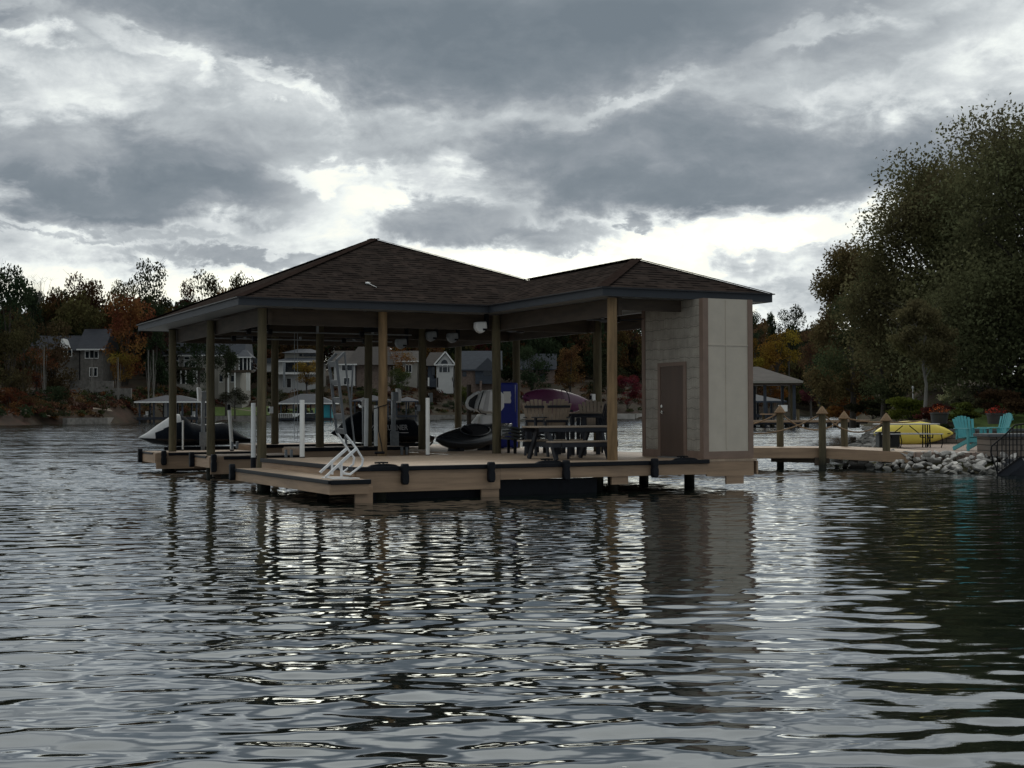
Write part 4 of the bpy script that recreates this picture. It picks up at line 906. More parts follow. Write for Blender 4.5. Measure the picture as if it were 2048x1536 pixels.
for row in range(11):
    t = row/10
    x = 9.1+.5*t
    while x < 13.6:
        yw = np.interp(x, [9.5,10.5,12.,14.6], [39.3,36.1,35.2,34.9]); yp = np.interp(x, [9.5,10.7,12.6,15.5], [40.2,37.7,36.8,36.4])
        sz = random.choice((.10,.13,.16,.19,.24))*random.uniform(.9,1.1)
        o = bpy.data.objects.new('riprap_rock', rms[random.randrange(12)]); C.objects.link(o)
        o.location = (x+random.uniform(-.06,.06), yw+(yp-yw)*(t+random.uniform(-.07,.07)), -.03+.50*t+random.uniform(-.02,.06)); o.scale = (sz*random.uniform(.9,1.35),sz,sz*random.uniform(.8,1.1)); o.rotation_euler = (random.uniform(-.5,.5),random.uniform(-.5,.5),random.uniform(0,6.28))
        tag(o, RL, 'rock', 'riprap rocks below the patio'); cnt += 1
        x += sz*1.85
RL2 = 'grey rock in the loose pile at the water behind the rope posts'
for k in range(46):
    y = random.uniform(41,54); x = np.interp(y, [40,42,55], [10.3,11.2,13.9])+random.uniform(-.7,.5); sz = random.uniform(.14,.3)
    o = bpy.data.objects.new('riprap_rock', rms[random.randrange(12)]); C.objects.link(o); o.location = (x,y,max(-.05,float(bank_h(np.array(x),np.array(y))))+.02); o.scale = (sz*1.2,sz,sz*.8); o.rotation_euler = (0,0,random.uniform(0,6)); tag(o, RL2, 'rock', 'rocks behind the rope posts')
mb = MB(); r_ = np.random.default_rng(5); co_ = []; fs_ = []
for k in range(420):
    y = r_.uniform(55,150); x = np.interp(y, [55,80,105,144,200], [13.9,20.7,27.5,37.,50.])+r_.uniform(-.8,1.6); s_ = r_.uniform(.2,.45); me = rms[k % 12]
    b0 = len(mb.v); mb.add([(v.co.x*s_+x, v.co.y*s_+y, v.co.z*s_+max(.0,(x-np.interp(y,[55,80,105,144,200],[13.9,20.7,27.5,37.,50.]))*.4)) for v in me.vertices], [tuple(p.vertices) for p in me.polygons])
tag(mb.build('shore_rubble', M['rock']), 'strip of grey rubble along the receding waterline', 'rubble', kind='stuff')
# patio furniture
p = onz(1836, 889, .505)
ky = kayak('kayak', 'yellow kayak lying on its side on the patio, ribbed hull facing the water', 2.85, .78, .46, M['yellow'], (p[0]-.10,p[1]+.35,.505+.375), (R(98), 0, R(13)), cockpit=False, ridges=.11, group='kayaks')
adirondack('teal adirondack chair facing the camera between yellow kayak and stone block', (12.72,38.75,.505), R(196), .36, M['teal'], M['teal'], 'teal adirondack chairs on the patio', .54, .66)
adirondack('teal adirondack chair seen from the side beyond the stone block', (14.0,40.6,.505), R(100), .36, M['teal'], M['teal'], 'teal adirondack chairs on the patio', .54, .74)
p = onz(1795, 893, .505)
o = T('folding_table', 'grey topped folding picnic table with two bench planks on black legs', 'picnic table', (11.95,42.4,.505), R(2))
MB().box(-.92,.92,-.36,.36,.69,.725).build('table_top', M['bench'], o, bevel=.01)
for y in (-.72,.46): MB().box(-.9,.9,y,y+.26,.40,.43).build('bench', M['bench'], o, bevel=.008)
for x in (-.62,.62):
    for d_ in (-.07,.07): MB().tube([(x+d_,-.1,.69),(x+d_,-.14,0)], .02, 8).build('leg', M['iron'], o); MB().tube([(x+d_,.1,.69),(x+d_,.14,0)], .02, 8).build('leg', M['iron'], o)
    for s in (-1,1): MB().tube([(x,s*.1,.3),(x,s*.56,.3),(x,s*.6,.40)], .018, 8).build('bench_arm', M['iron'], o); MB().tube([(x+.25,s*.6,.40),(x+.29,s*.62,.18),(x+.25,s*.6,0)], .016, 8).build('leg', M['iron'], o)
MB().tube([(.55,0,.3),(.1,0,.66)], .014, 8).build('brace', M['iron'], o); MB().tube([(-.55,0,.3),(-.1,0,.66)], .014, 8).build('brace', M['iron'], o)
o = T('storage_box', 'dark storage box standing behind the folding table', 'box', (11.55,43.0,.505))
MB().box(-.32,.32,-.22,.22,0,.42).build('bin', M['pot'], o, bevel=.02); MB().box(-.34,.34,-.24,.24,.422,.47).build('lid', M['pot'], o, bevel=.015)
o = T('fire_pit', 'square brown block fire pit with dark cap stone beside the teal chairs', 'fire pit', (12.95,36.85,.42), R(2))
MB().box(-.52,.62,-.4,.5,0,.50).build('block_wall', M['block'], o); MB().box(-.60,.70,-.48,.58,.502,.585).build('cap_stone', M['cap'], o, bevel=.015)
def flowers(o, w_, h_, n_, col, zb):
    r = np.random.default_rng(int(w_*1000)+n_); co_ = []
    c_ = r.normal(size=(n_,3)); c_ /= np.linalg.norm(c_,axis=1)[:,None]; c_ *= (r.random(n_)**.4)[:,None]; c_[:,2] = np.abs(c_[:,2])
    c_ = c_*np.array([w_/2,w_/2,h_])+np.array([0,0,zb]); return leafset(c_, .05, r)
def leafset(c, s, r, asp=.6):
    n = len(c); a_ = r.normal(size=(n,3)); a_ /= np.linalg.norm(a_,axis=1)[:,None]; b_ = np.cross(a_, r.normal(size=(n,3))); b_ /= np.linalg.norm(b_,axis=1)[:,None]
    ss = (s*(.6+.8*r.random(n)))[:,None] if np.isscalar(s) else s[:,None]
    v = np.stack([c-a_*ss*.5, c+b_*ss*asp*.5+a_*ss*.05, c+a_*ss*.5, c-b_*ss*asp*.5+a_*ss*.05], 1).reshape(-1,3)
    return v, np.arange(n*4).reshape(-1,4)
for (px, py, Y, lab, sc) in ((1879,847,48.,'dark planter of red flowers behind the yellow kayak',1.25),(1991,848,45.5,'dark planter of red flowers behind the side-on teal chair',1.15)):
    p = at(px, py, Y); o = T('flower_pot', lab, 'planter', p, 0, 'planters of red flowers on the low wall')
    MB().lathe([(.20*sc,0),(.24*sc,.25*sc),(.26*sc,.26*sc),(.26*sc,.31*sc),(.22*sc,.31*sc)], (0,0,0), 18).build('pot', M['pot'], o, smooth='auto')
    v, f_ = flowers(o, .62*sc, .24*sc, 130, None, .30*sc); b_ = np_mesh('blossoms', v, f_, M['leafn'], o); b_.color = (.42,.055,.03,1)
    v, f_ = flowers(o, .66*sc, .2*sc, 240, None, .28*sc); b_ = np_mesh('foliage', v, f_, M['leafn'], o); b_.color = (.07,.035,.03,1)
p = at(1893, 868, 47)
o = T('retaining_wall', 'low dark stone wall at the back of the patio under the flower pots', 'wall', (15.2,46.9,.4)); MB().box(-1.5,2.6,-.15,.2,0,.52).build('block_wall', M['block'], o); MB().box(-1.55,2.65,-.2,.25,.522,.60).build('cap_stone', M['cap'], o)
# stair railing at the right edge
o = T('stair_railing', 'black iron stair railing curving down to the water at the right edge', 'railing', (0,0,0))
YR = 34.6; rp = lambda px, py, d=0: tuple(at(px, py, YR+d))
MB().tube([rp(2075,838),rp(2048,848),rp(2030,850),rp(2012,868),rp(1992,885),rp(1983,893),rp(1982,905),rp(1986,920),rp(1992,935),rp(1996,950)], .02, 8).build('handrail', M['iron'], o, smooth='auto')
for px, yt, yb in ((1995,884,955),(2004,876,943),(2012,869,936),(2019,863,930),(2026,856,924),(2034,851,918),(2042,850,914),(2050,848,912),(2058,846,910)):
    MB().tube([rp(px,yt),rp(px,yb)], .013, 6).build('baluster', M['iron'], o)
MB().bar(rp(1995,948),rp(2040,915),.03,.05).build('bottom_rail', M['iron'], o); MB().bar(rp(2040,915),rp(2075,911),.03,.05).build('bottom_rail', M['iron'], o)
o = T('water_steps', 'dark timber steps descending into the water beside the black railing', 'steps', (0,0,0))
for k, (px, py) in enumerate(((2008,952),(2020,941),(2033,930),(2046,921))):
    q_ = at(px, py, YR+.2); MB().box(q_[0],q_[0]+1.6,q_[1]+.02*k,q_[1]+1.4,q_[2]-.14,q_[2]).build('step', M['navyframe'], o)
MB().bar(rp(1996,957,.05),rp(2046,920,.05),.05,.18).build('stringer', M['navyframe'], o)
MB().box(12.3,15.0,34.85,36.2,-.5,.12).build('landing', M['navyframe'], o)
# ------------------------------------------------------------------ trees
def crown_np(seed, n, leaf, nb=14, shape='round', hollow=.5, rr0=(.10,.20), jit=.012):
    r = np.random.default_rng(seed); cs = []; rad = []
    for i in range(nb):
        th = r.random()*6.283; zz = r.uniform(.12,.92)
        if shape == 'round': env = .42*math.sqrt(max(.02, 1-((zz-.45)/.58)**2))
        elif shape == 'cone': env = .36*(1.02-zz)**.7
        elif shape == 'dome': env = .48*math.sqrt(max(.02, 1-(max(0,zz-.1)/.92)**2.4))
        else: env = .40*math.sqrt(max(.02, 1-((zz-.62)/.42)**2))
        q_ = env*(r.random()**.5)*.78; cs.append((q_*math.cos(th), q_*math.sin(th), zz)); rad.append(r.uniform(*rr0)*(1 if shape != 'cone' else .7))
    cs = np.array(cs); rad = np.array(rad); k = r.choice(nb, n, p=rad**2/np.sum(rad**2))
    d = r.normal(size=(n,3)); d /= np.linalg.norm(d,axis=1)[:,None]; rr = (hollow+(1.04-hollow)*r.random(n)**.7)[:,None]
    c = cs[k]+d*rr*rad[k][:,None]*np.array([1,1,.72]); c += r.normal(size=(n,3))*jit
    v, f_ = leafset(c, leaf, r); return v, f_, cs
def limb_mesh(cs, top=.5, tr=.022, name='trunk', m=None, zb=-.75, n=9, twig=0, seed=0):
    mb = MB(); r = random.Random(seed); lean = r.uniform(-.03,.03)
    mb.tube([(0,0,zb),(lean,0,zb*.4),(lean*1.5,.01,.0),(lean,0,top)], [tr*1.35,tr,tr*.8,tr*.35], 8)
    for c_ in list(cs)[:n]:
        h = r.uniform(-.15, .25); s_ = Vector((lean,0,h)); q_ = Vector(c_)
        mb.tube([s_, s_.lerp(q_,.5)+Vector((0,0,.05)), q_], [tr*.42,tr*.28,tr*.1], 6)
        for t in range(twig):
            e_ = q_+Vector((r.gauss(0,.10),r.gauss(0,.10),r.uniform(.02,.16))); mb.tube([q_, q_.lerp(e_,.5)+Vector((r.gauss(0,.015),0,.01)), e_], [tr*.1,tr*.06,tr*.03], 4)
    return mb
VAR = {}
def variant(k):
    if k in VAR: return VAR[k]
    shape, seed = k
    v, f_, cs = crown_np(seed, {'airy':2600,'cone':3400}.get(shape,4200), {'airy':.034,'cone':.034}.get(shape,.034), {'airy':17,'cone':22}.get(shape,18), 'tall' if shape == 'airy' else shape, .45)
    o = np_mesh('crown', v, f_, M['leaf']); me = o.data; bpy.data.objects.remove(o)
    tm = limb_mesh(cs, .55, .022, seed=seed, twig=1).build('trunk', M['bark']); t_ = tm.data; bpy.data.objects.remove(tm)
    VAR[k] = (me, t_); return VAR[k]
def tree(label, px, ytop, ybase, wpx, Y, col, shape='round', seed=1, cfrac=.72, group=None, name='tree', bark=None, cat='tree'):
    b = at(px, ybase, Y); s = Y/FOC; H = (ybase-ytop)*s; Wd = wpx*s
    me, t_ = variant((shape, seed)); o = T(name, label, cat, b, random.uniform(0,6.28), group)
    ch = H*cfrac
    c_ = bpy.data.objects.new('crown', me); C.objects.link(c_); c_.parent = o; c_.location = (0,0,H-ch); c_.scale = (Wd/.88,Wd/.88,ch*.98); c_.color = (*col,1)
    t2 = bpy.data.objects.new('trunk', t_); C.objects.link(t2); t2.parent = o; t2.location = (0,0,H-ch); t2.scale = (Wd/.88,Wd/.88,max(ch,(H-ch)/.70))
    if bark: t2.material_slots[0].link = 'OBJECT'; t2.material_slots[0].material = M[bark]
    return o
DG=(.032,.046,.024); GR=(.06,.072,.028); OL=(.085,.078,.033); BR=(.11,.066,.036); OR=(.2,.085,.03); YE=(.21,.135,.035); RD=(.13,.03,.022); RU=(.12,.05,.025)
TG = 'autumn trees on the far shore'
# far hillside ------------------------------------------------------------------------------------
SX = [-700,-420,-300,-78,-72,-69,-60,-43,-15,31,62,124,260,500]; SY = [60,120,170,205,232,258,285,306,336,333,420,590,640,640]
def shore_y(x): return np.interp(x, SX, SY)
def hill_h(x, y):
    d = y-shore_y(x)
    s1 = np.interp(x, [-80,-58,-42], [.085,.105,.165])
    h = np.where(d < 0, np.maximum(-2, d*.3), .9+s1*np.minimum(d,45)+.075*np.clip(d-45,0,150))
    return h+np.clip(d-10,0,30)/30*(.4*np.sin(x*.09+y*.05)+.3*np.sin(x*.21-y*.13))
gx, gy = np.meshgrid(np.arange(-420,420,6.), np.arange(110,1000,5.)); gz = hill_h(gx, gy); idx = np.arange(gx.size).reshape(gx.shape)
fc = np.stack([idx[:-1,:-1], idx[:-1,1:], idx[1:,1:], idx[1:,:-1]], -1).reshape(-1,4)
struct(np_mesh('hillside', np.stack([gx,gy,gz],-1).reshape(-1,3), fc, M['hill'], smooth=True))
def drape(name, pts, wd, m, off=.12):
    co_ = []; fs_ = []
    for i, (x, y) in enumerate(pts):
        j = min(i+1, len(pts)-1); k = max(i-1, 0); d = Vector((pts[j][0]-pts[k][0], pts[j][1]-pts[k][1], 0)).normalized(); n_ = Vector((-d.y,d.x,0))*wd/2
        for s in (-1,1):
            q_ = Vector((x,y,0))+n_*s; co_.append((q_.x,q_.y,float(hill_h(np.array(q_.x),np.array(q_.y)))+off))
    for i in range(len(pts)-1): fs_.append((2*i,2*i+1,2*i+3,2*i+2))
    return struct(MB().add(co_, fs_).build(name, m))
def hp(px, d):       # hillside point: along the sight line of px, d metres behind the waterline
    r = ray(px, 800); t = 150.
    for _ in range(60):
        x, y = r[0]*t, r[1]*t; t += ((shore_y(x)+d)-y)*.6
    return (r[0]*t, r[1]*t)
gx, gy = np.meshgrid(np.arange(-72,-26,1.5), np.arange(240,345,1.5)); dd = gy-shore_y(gx)
def patch(name, pxa, pxb, d0, d1, m):
    co_ = []; fs_ = []; n = 24; k = 8
    for i in range(n+1):
        for j in range(k+1):
            x, y = hp(pxa+(pxb-pxa)*i/n, d0+(d1-d0)*j/k); co_.append((x,y,float(hill_h(np.array(x),np.array(y)))+.10))
    for i in range(n):
        for j in range(k): q_ = i*(k+1)+j; fs_.append((q_,q_+k+1,q_+k+2,q_+1))
    return struct(MB().add(co_, fs_).build(name, m, smooth=True))
patch('lawn', 418, 540, 2, 21, M['grass']); patch('lawn', 560, 640, 4, 12, M['grass'])
drape('path', [hp(452,26),hp(456,22),hp(466,18),hp(480,15),hp(500,11),hp(520,8)], 1.1, M['pathstone'])
drape('path', [hp(36,24),hp(50,18),hp(66,14),hp(84,8),hp(100,4)], .9, M['pathstone'])
drape('path', [hp(140,22),hp(165,19),hp(190,18),hp(222,17)], .8, M['pathstone'])
# shoreline seawall
def wall_line(label, pts, z0, z1, th, m):
    o = T('seawall', label, 'seawall', (0,0,0)); mb = MB()
    for p_, q_ in zip(pts[:-1], pts[1:]): mb.bar((p_[0],p_[1],(z0+z1)/2),(q_[0],q_[1],(z0+z1)/2),th,z1-z0)
    mb.build('wall_face', m, o); return o
wall_line('low grey stone seawall along the left far waterline', [hp(x,-.5) for x in range(130,300,20)], -.5, 1.0, .8, M['greystone'])
wall_line('low grey seawall along the far waterline behind the boathouse', [hp(x,-.5) for x in range(400,1000,30)], -.5, 1.15, .8, M['greystone'])
wall_line('pale seawall along the far waterline right of the tall chairs', [hp(x,-.5) for x in range(1000,1420,30)], -.5, 1.3, .8, M['concrete'])
def retwall(label, x0, x1, yt, yb, Y):
    p_ = at(x0,yb,Y); s = Y/FOC; o = T('garden_wall', label, 'wall', p_, 0, 'stone garden walls below the stone house'); MB().box(0,(x1-x0)*s,0,.6,-.6,(yb-yt)*s).build('wall_face', M['greystone'], o)
retwall('upper stone garden wall below the grey stone house', 140, 226, 762, 773, 270); retwall('lower stone garden wall below the grey stone house', 142, 262, 777, 792, 262)
# ---------------------------------------------------------------- houses
def house(label, x0, x1, yb, ye, yr, Y, wall, roof='slate', kind='hip', depth=9, wins=(), over=.6, trim='whitetrim', extra=None, name='house', gx=None):
    s = Y/FOC; xc = (x0+x1)/2; b = at(xc, yb, Y); o = T(name, label, 'house', b)
    w_ = (x1-x0)*s; he = (yb-ye)*s; hr = (yb-yr)*s; X = lambda px: (px-xc)*s; Z = lambda py: (yb-py)*s
    MB().box(-w_/2,w_/2,0,depth,-4,he).build('wall', M[wall], o)
    mb = MB(); a_, b_ = -w_/2-over, w_/2+over; f_, g_ = -over, depth+over
    if kind == 'hip':
        k = min(b_-a_, g_-f_)/2
        if b_-a_ > g_-f_: r0_, r1_ = (a_+k,(f_+g_)/2), (b_-k,(f_+g_)/2)
        else: r0_, r1_ = ((a_+b_)/2,f_+k), ((a_+b_)/2,g_-k)
        mb.add([(a_,f_,he),(b_,f_,he),(b_,g_,he),(a_,g_,he),(*r0_,hr),(*r1_,hr)], [(0,1,5,4) if b_-a_>g_-f_ else (0,1,4),(1,2,5) if b_-a_>g_-f_ else (1,2,5,4),(2,3,4,5) if b_-a_>g_-f_ else (2,3,5),(3,0,4) if b_-a_>g_-f_ else (3,0,4,5),(3,2,1,0)])
    elif kind == 'gable':     # gable end towards the lake
        x_ = X(gx) if gx else 0
        mb.add([(a_,f_,he),(b_,f_,he),(b_,g_,he),(a_,g_,he),(x_,f_,hr),(x_,g_,hr)], [(1,2,5,4),(3,0,4,5),(2,3,5),(3,2,1,0)])
        MB().add([(a_+over,-.02,he),(b_-over,-.02,he),(x_,-.02,hr-over*.5),(a_+over,.3,he),(b_-over,.3,he),(x_,.3,hr-over*.5)],[(0,1,2),(5,4,3)]).build('gable_wall', M[wall], o)
        mb2 = MB(); mb2.bar((a_,f_-.05,he),(x_,f_-.05,hr+.05),.12,.35); mb2.bar((b_,f_-.05,he),(x_,f_-.05,hr+.05),.12,.35); mb2.build('barge_board', M[trim], o)
    else:                     # ridge parallel to the shore
        y_ = (f_+g_)/2
        mb.add([(a_,f_,he),(b_,f_,he),(b_,g_,he),(a_,g_,he),(a_,y_,hr),(b_,y_,hr)], [(0,1,5,4),(2,3,4,5),(1,2,5),(3,0,4),(3,2,1,0)])
    rf = mb.build('roof', M[roof], o)
    if trim: MB().box(a_,b_,f_-.06,f_-.0,he-.28,he+.02).build('eaves_board', M[trim], rf)
    for (a0,c0,a1,c1_) in wins:
        xa, xb, za, zb = X(a0), X(a1), Z(c1_), Z(c0)
        mb = MB(); t = .14
        mb.box(xa-t,xb+t,-.10,-.03,zb,zb+t); mb.box(xa-t,xb+t,-.10,-.03,za-t,za); mb.box(xa-t,xa,-.10,-.03,za,zb); mb.box(xb,xb+t,-.10,-.03,za,zb)
        if xb-xa > 1.3: 
            nn = max(1, int((xb-xa)/1.1))
            for i in range(1, nn+1): xm = xa+(xb-xa)*i/(nn+1); mb.box(xm-.05,xm+.05,-.10,-.03,za,zb)
        wf = mb.build('window', M[trim or 'whitetrim'], o); MB().box(xa,xb,-.05,-.01,za,zb).build('pane', M['glass'], wf)
    if extra: extra(o, X, Z, s)
    return o
def cols(o, X, Z, lst, m='whitetrim', w_=.28, y=-1.6):
    for (px, yt, yb) in lst: MB().box(X(px)-w_/2,X(px)+w_/2,y-w_/2,y+w_/2,Z(yb),Z(yt)).build('column', M[m], o)
def bxs(o, X, Z, name, m, lst):
    for (a0,c0,a1,c1_,y0,y1) in lst: MB().box(X(a0),X(a1),y0,y1,Z(c1_),Z(c0)).build(name, M[m], o)
def ex1(o, X, Z, s):
    bxs(o,X,Z,'wing','greystone',[(50,700,156,770,2.,9.)]); mb = MB(); 
    mb.add([(X(44),1.4,Z(700)),(X(160),1.4,Z(700)),(X(160),9.6,Z(700)),(X(44),9.6,Z(700)),(X(60),5.5,Z(668)),(X(160),5.5,Z(668))],[(0,1,5,4),(2,3,4,5),(3,0,4),(1,2,5)]); mb.build('wing_roof', M['navyroof'], o)
    mb = MB(); mb.add([(X(108),.6,Z(696)),(X(136),.6,Z(696)),(X(122),.6,Z(676)),(X(108),4,Z(696)),(X(136),4,Z(696)),(X(122),4,Z(676))],[(0,1,2),(1,4,5,2),(3,0,2,5)]); mb.build('dormer', M['whitetrim'], o)
    bxs(o,X,Z,'downpipe','iron',[(158.5,698,160.5,760,-.12,-.02)])
house('grey stone house with dark navy roof among the trees on the left shore', 160, 206, 762, 698, 655, 292, 'greystone', 'navyroof', 'side', 10, [(128,700,143,712),(171,703,178,716),(180,699,188,716),(189,703,196,716),(180,736,186,752),(188,736,194,752)], extra=ex1)
def ex2(o, X, Z, s):
    bxs(o,X,Z,'deck','timber',[(350,736,410,740,-3,0),(455,741,508,746,-3,0)]); cols(o,X,Z,[(368,741,770),(378,741,770),(394,741,770),(399,741,770),(462,745,790),(475,730,790),(499,745,782),(503,745,782)],y=-2.8)
    bxs(o,X,Z,'lower_wall','creamwall',[(358,768,412,792,-3.2,-.2),(440,745,484,790,-2.,0)])
    bxs(o,X,Z,'sunroom','glass',[(482,717,505,741,-2.6,.5)]); cols(o,X,Z,[(483,717,741),(491,717,741),(499,717,741),(505,717,741)],y=-2.65,w_=.2)
    mb = MB(); mb.add([(X(478),-3.2,Z(716)),(X(509),-3.2,Z(716)),(X(509),2,Z(716)),(X(478),2,Z(716)),(X(487),-.5,Z(700)),(X(494),-.5,Z(700))],[(0,1,5,4),(1,2,5),(2,3,4,5),(3,0,4)]); mb.build('sunroom_roof', M['slate'], o)
    bxs(o,X,Z,'eaves_board','whitetrim',[(478,715,509,717,-3.3,-3.2)])
    for (a0,c0,a1,c1_) in ((443,751,449,764),(466,752,472,764),(369,752,390,768)):
        bxs(o,X,Z,'pane','glass',[(a0,c0,a1,c1_,-2.06,-2.01)]); bxs(o,X,Z,'window_frame','whitetrim',[(a0-1,c0-1.2,a1+1,c0,-2.1,-2.0),(a0-1,c1_,a1+1,c1_+1.2,-2.1,-2.0)])
house('beige house with grey roof, white columns and glass sunroom behind the left posts', 330, 484, 792, 710, 640, 305, 'creamwall', 'slate', 'side', 10, [(352,712,357,720),(352,724,357,732),(369,714,378,719),(369,724,376,732),(384,724,391,732)], extra=ex2)
def ex3(o, X, Z, s):
    bxs(o,X,Z,'upper_floor','creamwall',[(566,704,636,716,2.5,9)]); bxs(o,X,Z,'clerestory','glass',[(596,706,602,712,2.4,2.6),(604,706,630,712,2.4,2.6)])
    mb = MB(); mb.add([(X(560),1.6,Z(705)),(X(642),1.6,Z(705)),(X(642),10,Z(705)),(X(560),10,Z(705)),(X(588),5.5,Z(696)),(X(616),5.5,Z(696))],[(0,1,5,4),(1,2,5),(2,3,4,5),(3,0,4)]); mb.build('upper_roof', M['slate'], o)
    bxs(o,X,Z,'balcony','whitetrim',[(556,745,640,749,-2,0)]); bxs(o,X,Z,'balcony_glass','glass',[(571,725,640,744,-.15,-.02)]); cols(o,X,Z,[(571,724,775),(557,724,745)],y=-1.8,m='greybox',w_=.5)
    bxs(o,X,Z,'side_wing','whitewall',[(503,726,552,743,1.,8.)]); bxs(o,X,Z,'wing_roof','slate',[(500,716,553,726,.6,8.4)])
house('white house with two tiered slate hip roofs right of the left front post', 553, 640, 777, 722, 708, 345, 'whitewall', 'slate', 'hip', 11, [(566,757,570,775),(574,757,582,775)], extra=ex3)
house('modern white framed glass house highest on the slope above the ladder', 655, 697, 705, 668, 664, 400, 'whitewall', 'slate', 'side', 8, [(680,677,696,690),(672,694,695,704)], over=.3)
def ex5(o, X, Z, s):
    bxs(o,X,Z,'stone_wing','brownstone',[(712,730,775,785,1.,8.)]); mb = MB(); mb.add([(X(690),-.6,Z(730)),(X(790),-.6,Z(730)),(X(790),9,Z(730)),(X(690),9,Z(730)),(X(712),4.5,Z(692)),(X(775),4.5,Z(692))],[(0,1,5,4),(1,2,5),(2,3,4,5),(3,0,4)]); mb.build('stone_wing_roof', M['brownroof'], o)
house('white and brown stone house with broad brown roof behind the ladder', 668, 710, 770, 728, 700, 350, 'whitewall', 'brownroof', 'side', 9, [(684,729,694,741),(695,729,704,741),(688,756,699,769)], extra=ex5, trim='whitetrim')
house('cream house with grey gable roof left of the far white gable house', 786, 834, 756, 722, 700, 372, 'creamwall', 'brownroof', 'side', 9, [(788,716,792,722),(812,730,823,744),(801,732,806,744)])
def ex7(o, X, Z, s):
    xa, za = X(889), Z(728); r_ = 6.8*s
    mb = MB(); pts = [(xa+r_*math.cos(t), za+.1+r_*1.15*math.sin(t)) for t in np.linspace(0,math.pi,14)]; mb.prism(pts, -.10, -.05); mb.build('arched_window', M['glass'], o)
    bxs(o,X,Z,'pane','glass',[(879,730,899,744,-.10,-.05)]); bxs(o,X,Z,'window_bar','whitetrim',[(877,728.6,901,729.8,-.15,-.11),(884.5,730,885.5,744,-.15,-.11),(894.5,730,895.5,744,-.15,-.11),(879,733,899,734,-.155,-.112)])
    bxs(o,X,Z,'basement','darkwall',[(858,757,906,774,.6,8.)]); cols(o,X,Z,[(875,755,775),(905,755,762),(857,755,772)],y=.2,w_=.4)
    bxs(o,X,Z,'porch','darkwall',[(855,732,868,757,1.2,6.)]); bxs(o,X,Z,'pane','glass',[(863,734,869,750,1.0,1.18)])
    mb = MB(); mb.add([(X(845),.5,Z(731)),(X(880),.5,Z(731)),(X(880),9,Z(731)),(X(845),9,Z(731)),(X(858),5,Z(703)),(X(891),5,Z(703))],[(0,1,5,4),(2,3,4,5),(3,0,4)]); mb.build('porch_roof', M['brownroof'], o)
house('white gable house with arched window between the two middle posts', 873, 906, 757, 729, 704, 372, 'whitewall', 'brownroof', 'gable', 9, [], extra=ex7, gx=891)
def ex8(o, X, Z, s):
    bxs(o,X,Z,'gable_wing','darkwall',[(951,738,1000,768,-1.5,6)]); mb = MB(); mb.add([(X(948),-2,Z(742)),(X(1002),-2,Z(742)),(X(976),-2,Z(716)),(X(948),8,Z(742)),(X(1002),8,Z(742)),(X(976),8,Z(716))],[(1,4,5,2),(3,0,2,5),(0,1,2)]); mb.build('gable_roof', M['slate'], o)
    bxs(o,X,Z,'pane','glass',[(967,741,982,752,-1.56,-1.52)]); cols(o,X,Z,[(962,762,782)],m='brownstone',y=-1.8,w_=.6)
house('brown stone house with steep slate roof left of the inner corner post', 918, 1000, 782, 739, 700, 375, 'brownstone', 'slate', 'side', 10, [(926,744,932,752)], extra=ex8, trim='darkwall')
house('dim brown house half hidden behind trees right of the blue machine', 1035, 1110, 778, 738, 706, 392, 'brownstone', 'slate', 'side', 9, [(1058,745,1066,760),(1082,748,1089,762)], trim='darkwall')
# far boathouses ------------------------------------------------------------------------------------
def farboat(label, x0, x1, yr, ye, yd, Y, roof, npost, trim='whitetrim', depth=9, wallpx=None, extra=None):
    s = Y/FOC; xc = (x0+x1)/2; yw = 823+1.6*FOC/Y
    p_ = at(xc, yd, Y); o = T('boathouse', label, 'boathouse', (p_[0],p_[1],0), 0, 'boathouses across the lake'); zd = p_[2]; X = lambda px: (px-xc)*s; Z = lambda py: zd+(yd-py)*s
    a_, b_ = X(x0), X(x1); k = min(b_-a_, depth)/2; he = Z(ye); hr = Z(yr)
    mb = MB(); q0 = (a_+k, depth/2) ; q1 = (b_-k+.01, depth/2)
    mb.add([(a_,0,he),(b_,0,he),(b_,depth,he),(a_,depth,he),(*q0,hr),(*q1,hr)], [(0,1,5,4),(1,2,5),(2,3,4,5),(3,0,4),(3,2,1,0)]); rf = mb.build('roof', M[roof], o)
    MB().box(a_,b_,-.08,0,he-.22,he+.02).build('fascia', M[trim], rf); MB().box(a_,a_+.08,0,depth,he-.22,he+.018).build('fascia', M[trim], rf); MB().box(b_-.08,b_,0,depth,he-.22,he+.018).build('fascia', M[trim], rf)
    for i in range(npost):
        x = a_+.8+(b_-a_-1.6)*i/(npost-1)
        for y in (.8, depth-.8): MB().box(x-.14,x+.14,y-.14,y+.14,-1,he-.1).build('post', M['darkwall'], o)
    MB().box(a_+.4,b_-.4,.4,depth-.4,zd-.25,zd).build('deck', M['timber'], o); MB().box(a_+.4,b_-.4,.35,.4,zd-.5,zd-.02).build('deck_edge', M['navyframe'], o)
    if wallpx: MB().box(X(wallpx[0]),X(wallpx[1]),depth*.5,depth*.5+2,zd,he-.2).build('locker', M['whitewall'], o)
    if extra: extra(o, X, Z, s, zd)
    return o
def eb2(o, X, Z, s, zd):
    MB().box(X(558),X(592),-.2,-.1,zd+.9,zd+1.).build('railing', M['whitetrim'], o)
    for px in range(558,594,4): MB().box(X(px)-.05,X(px)+.05,-.2,-.1,zd,zd+.9).build('baluster', M['whitetrim'], o)
farboat('low dark roofed boathouse with white eaves on the left far shore', 268, 400, 790, 803, 834, 252, 'navyroof', 5, wallpx=(316,336))
farboat('slate hip roofed boathouse with white eaves behind the tallest white pipe', 553, 668, 787, 806, 836, 296, 'slate', 5, extra=eb2)
farboat('dark flat roofed boathouse behind the ladder and the black watercraft', 702, 782, 790, 801, 834, 318, 'navyroof', 4, 'darkwall')
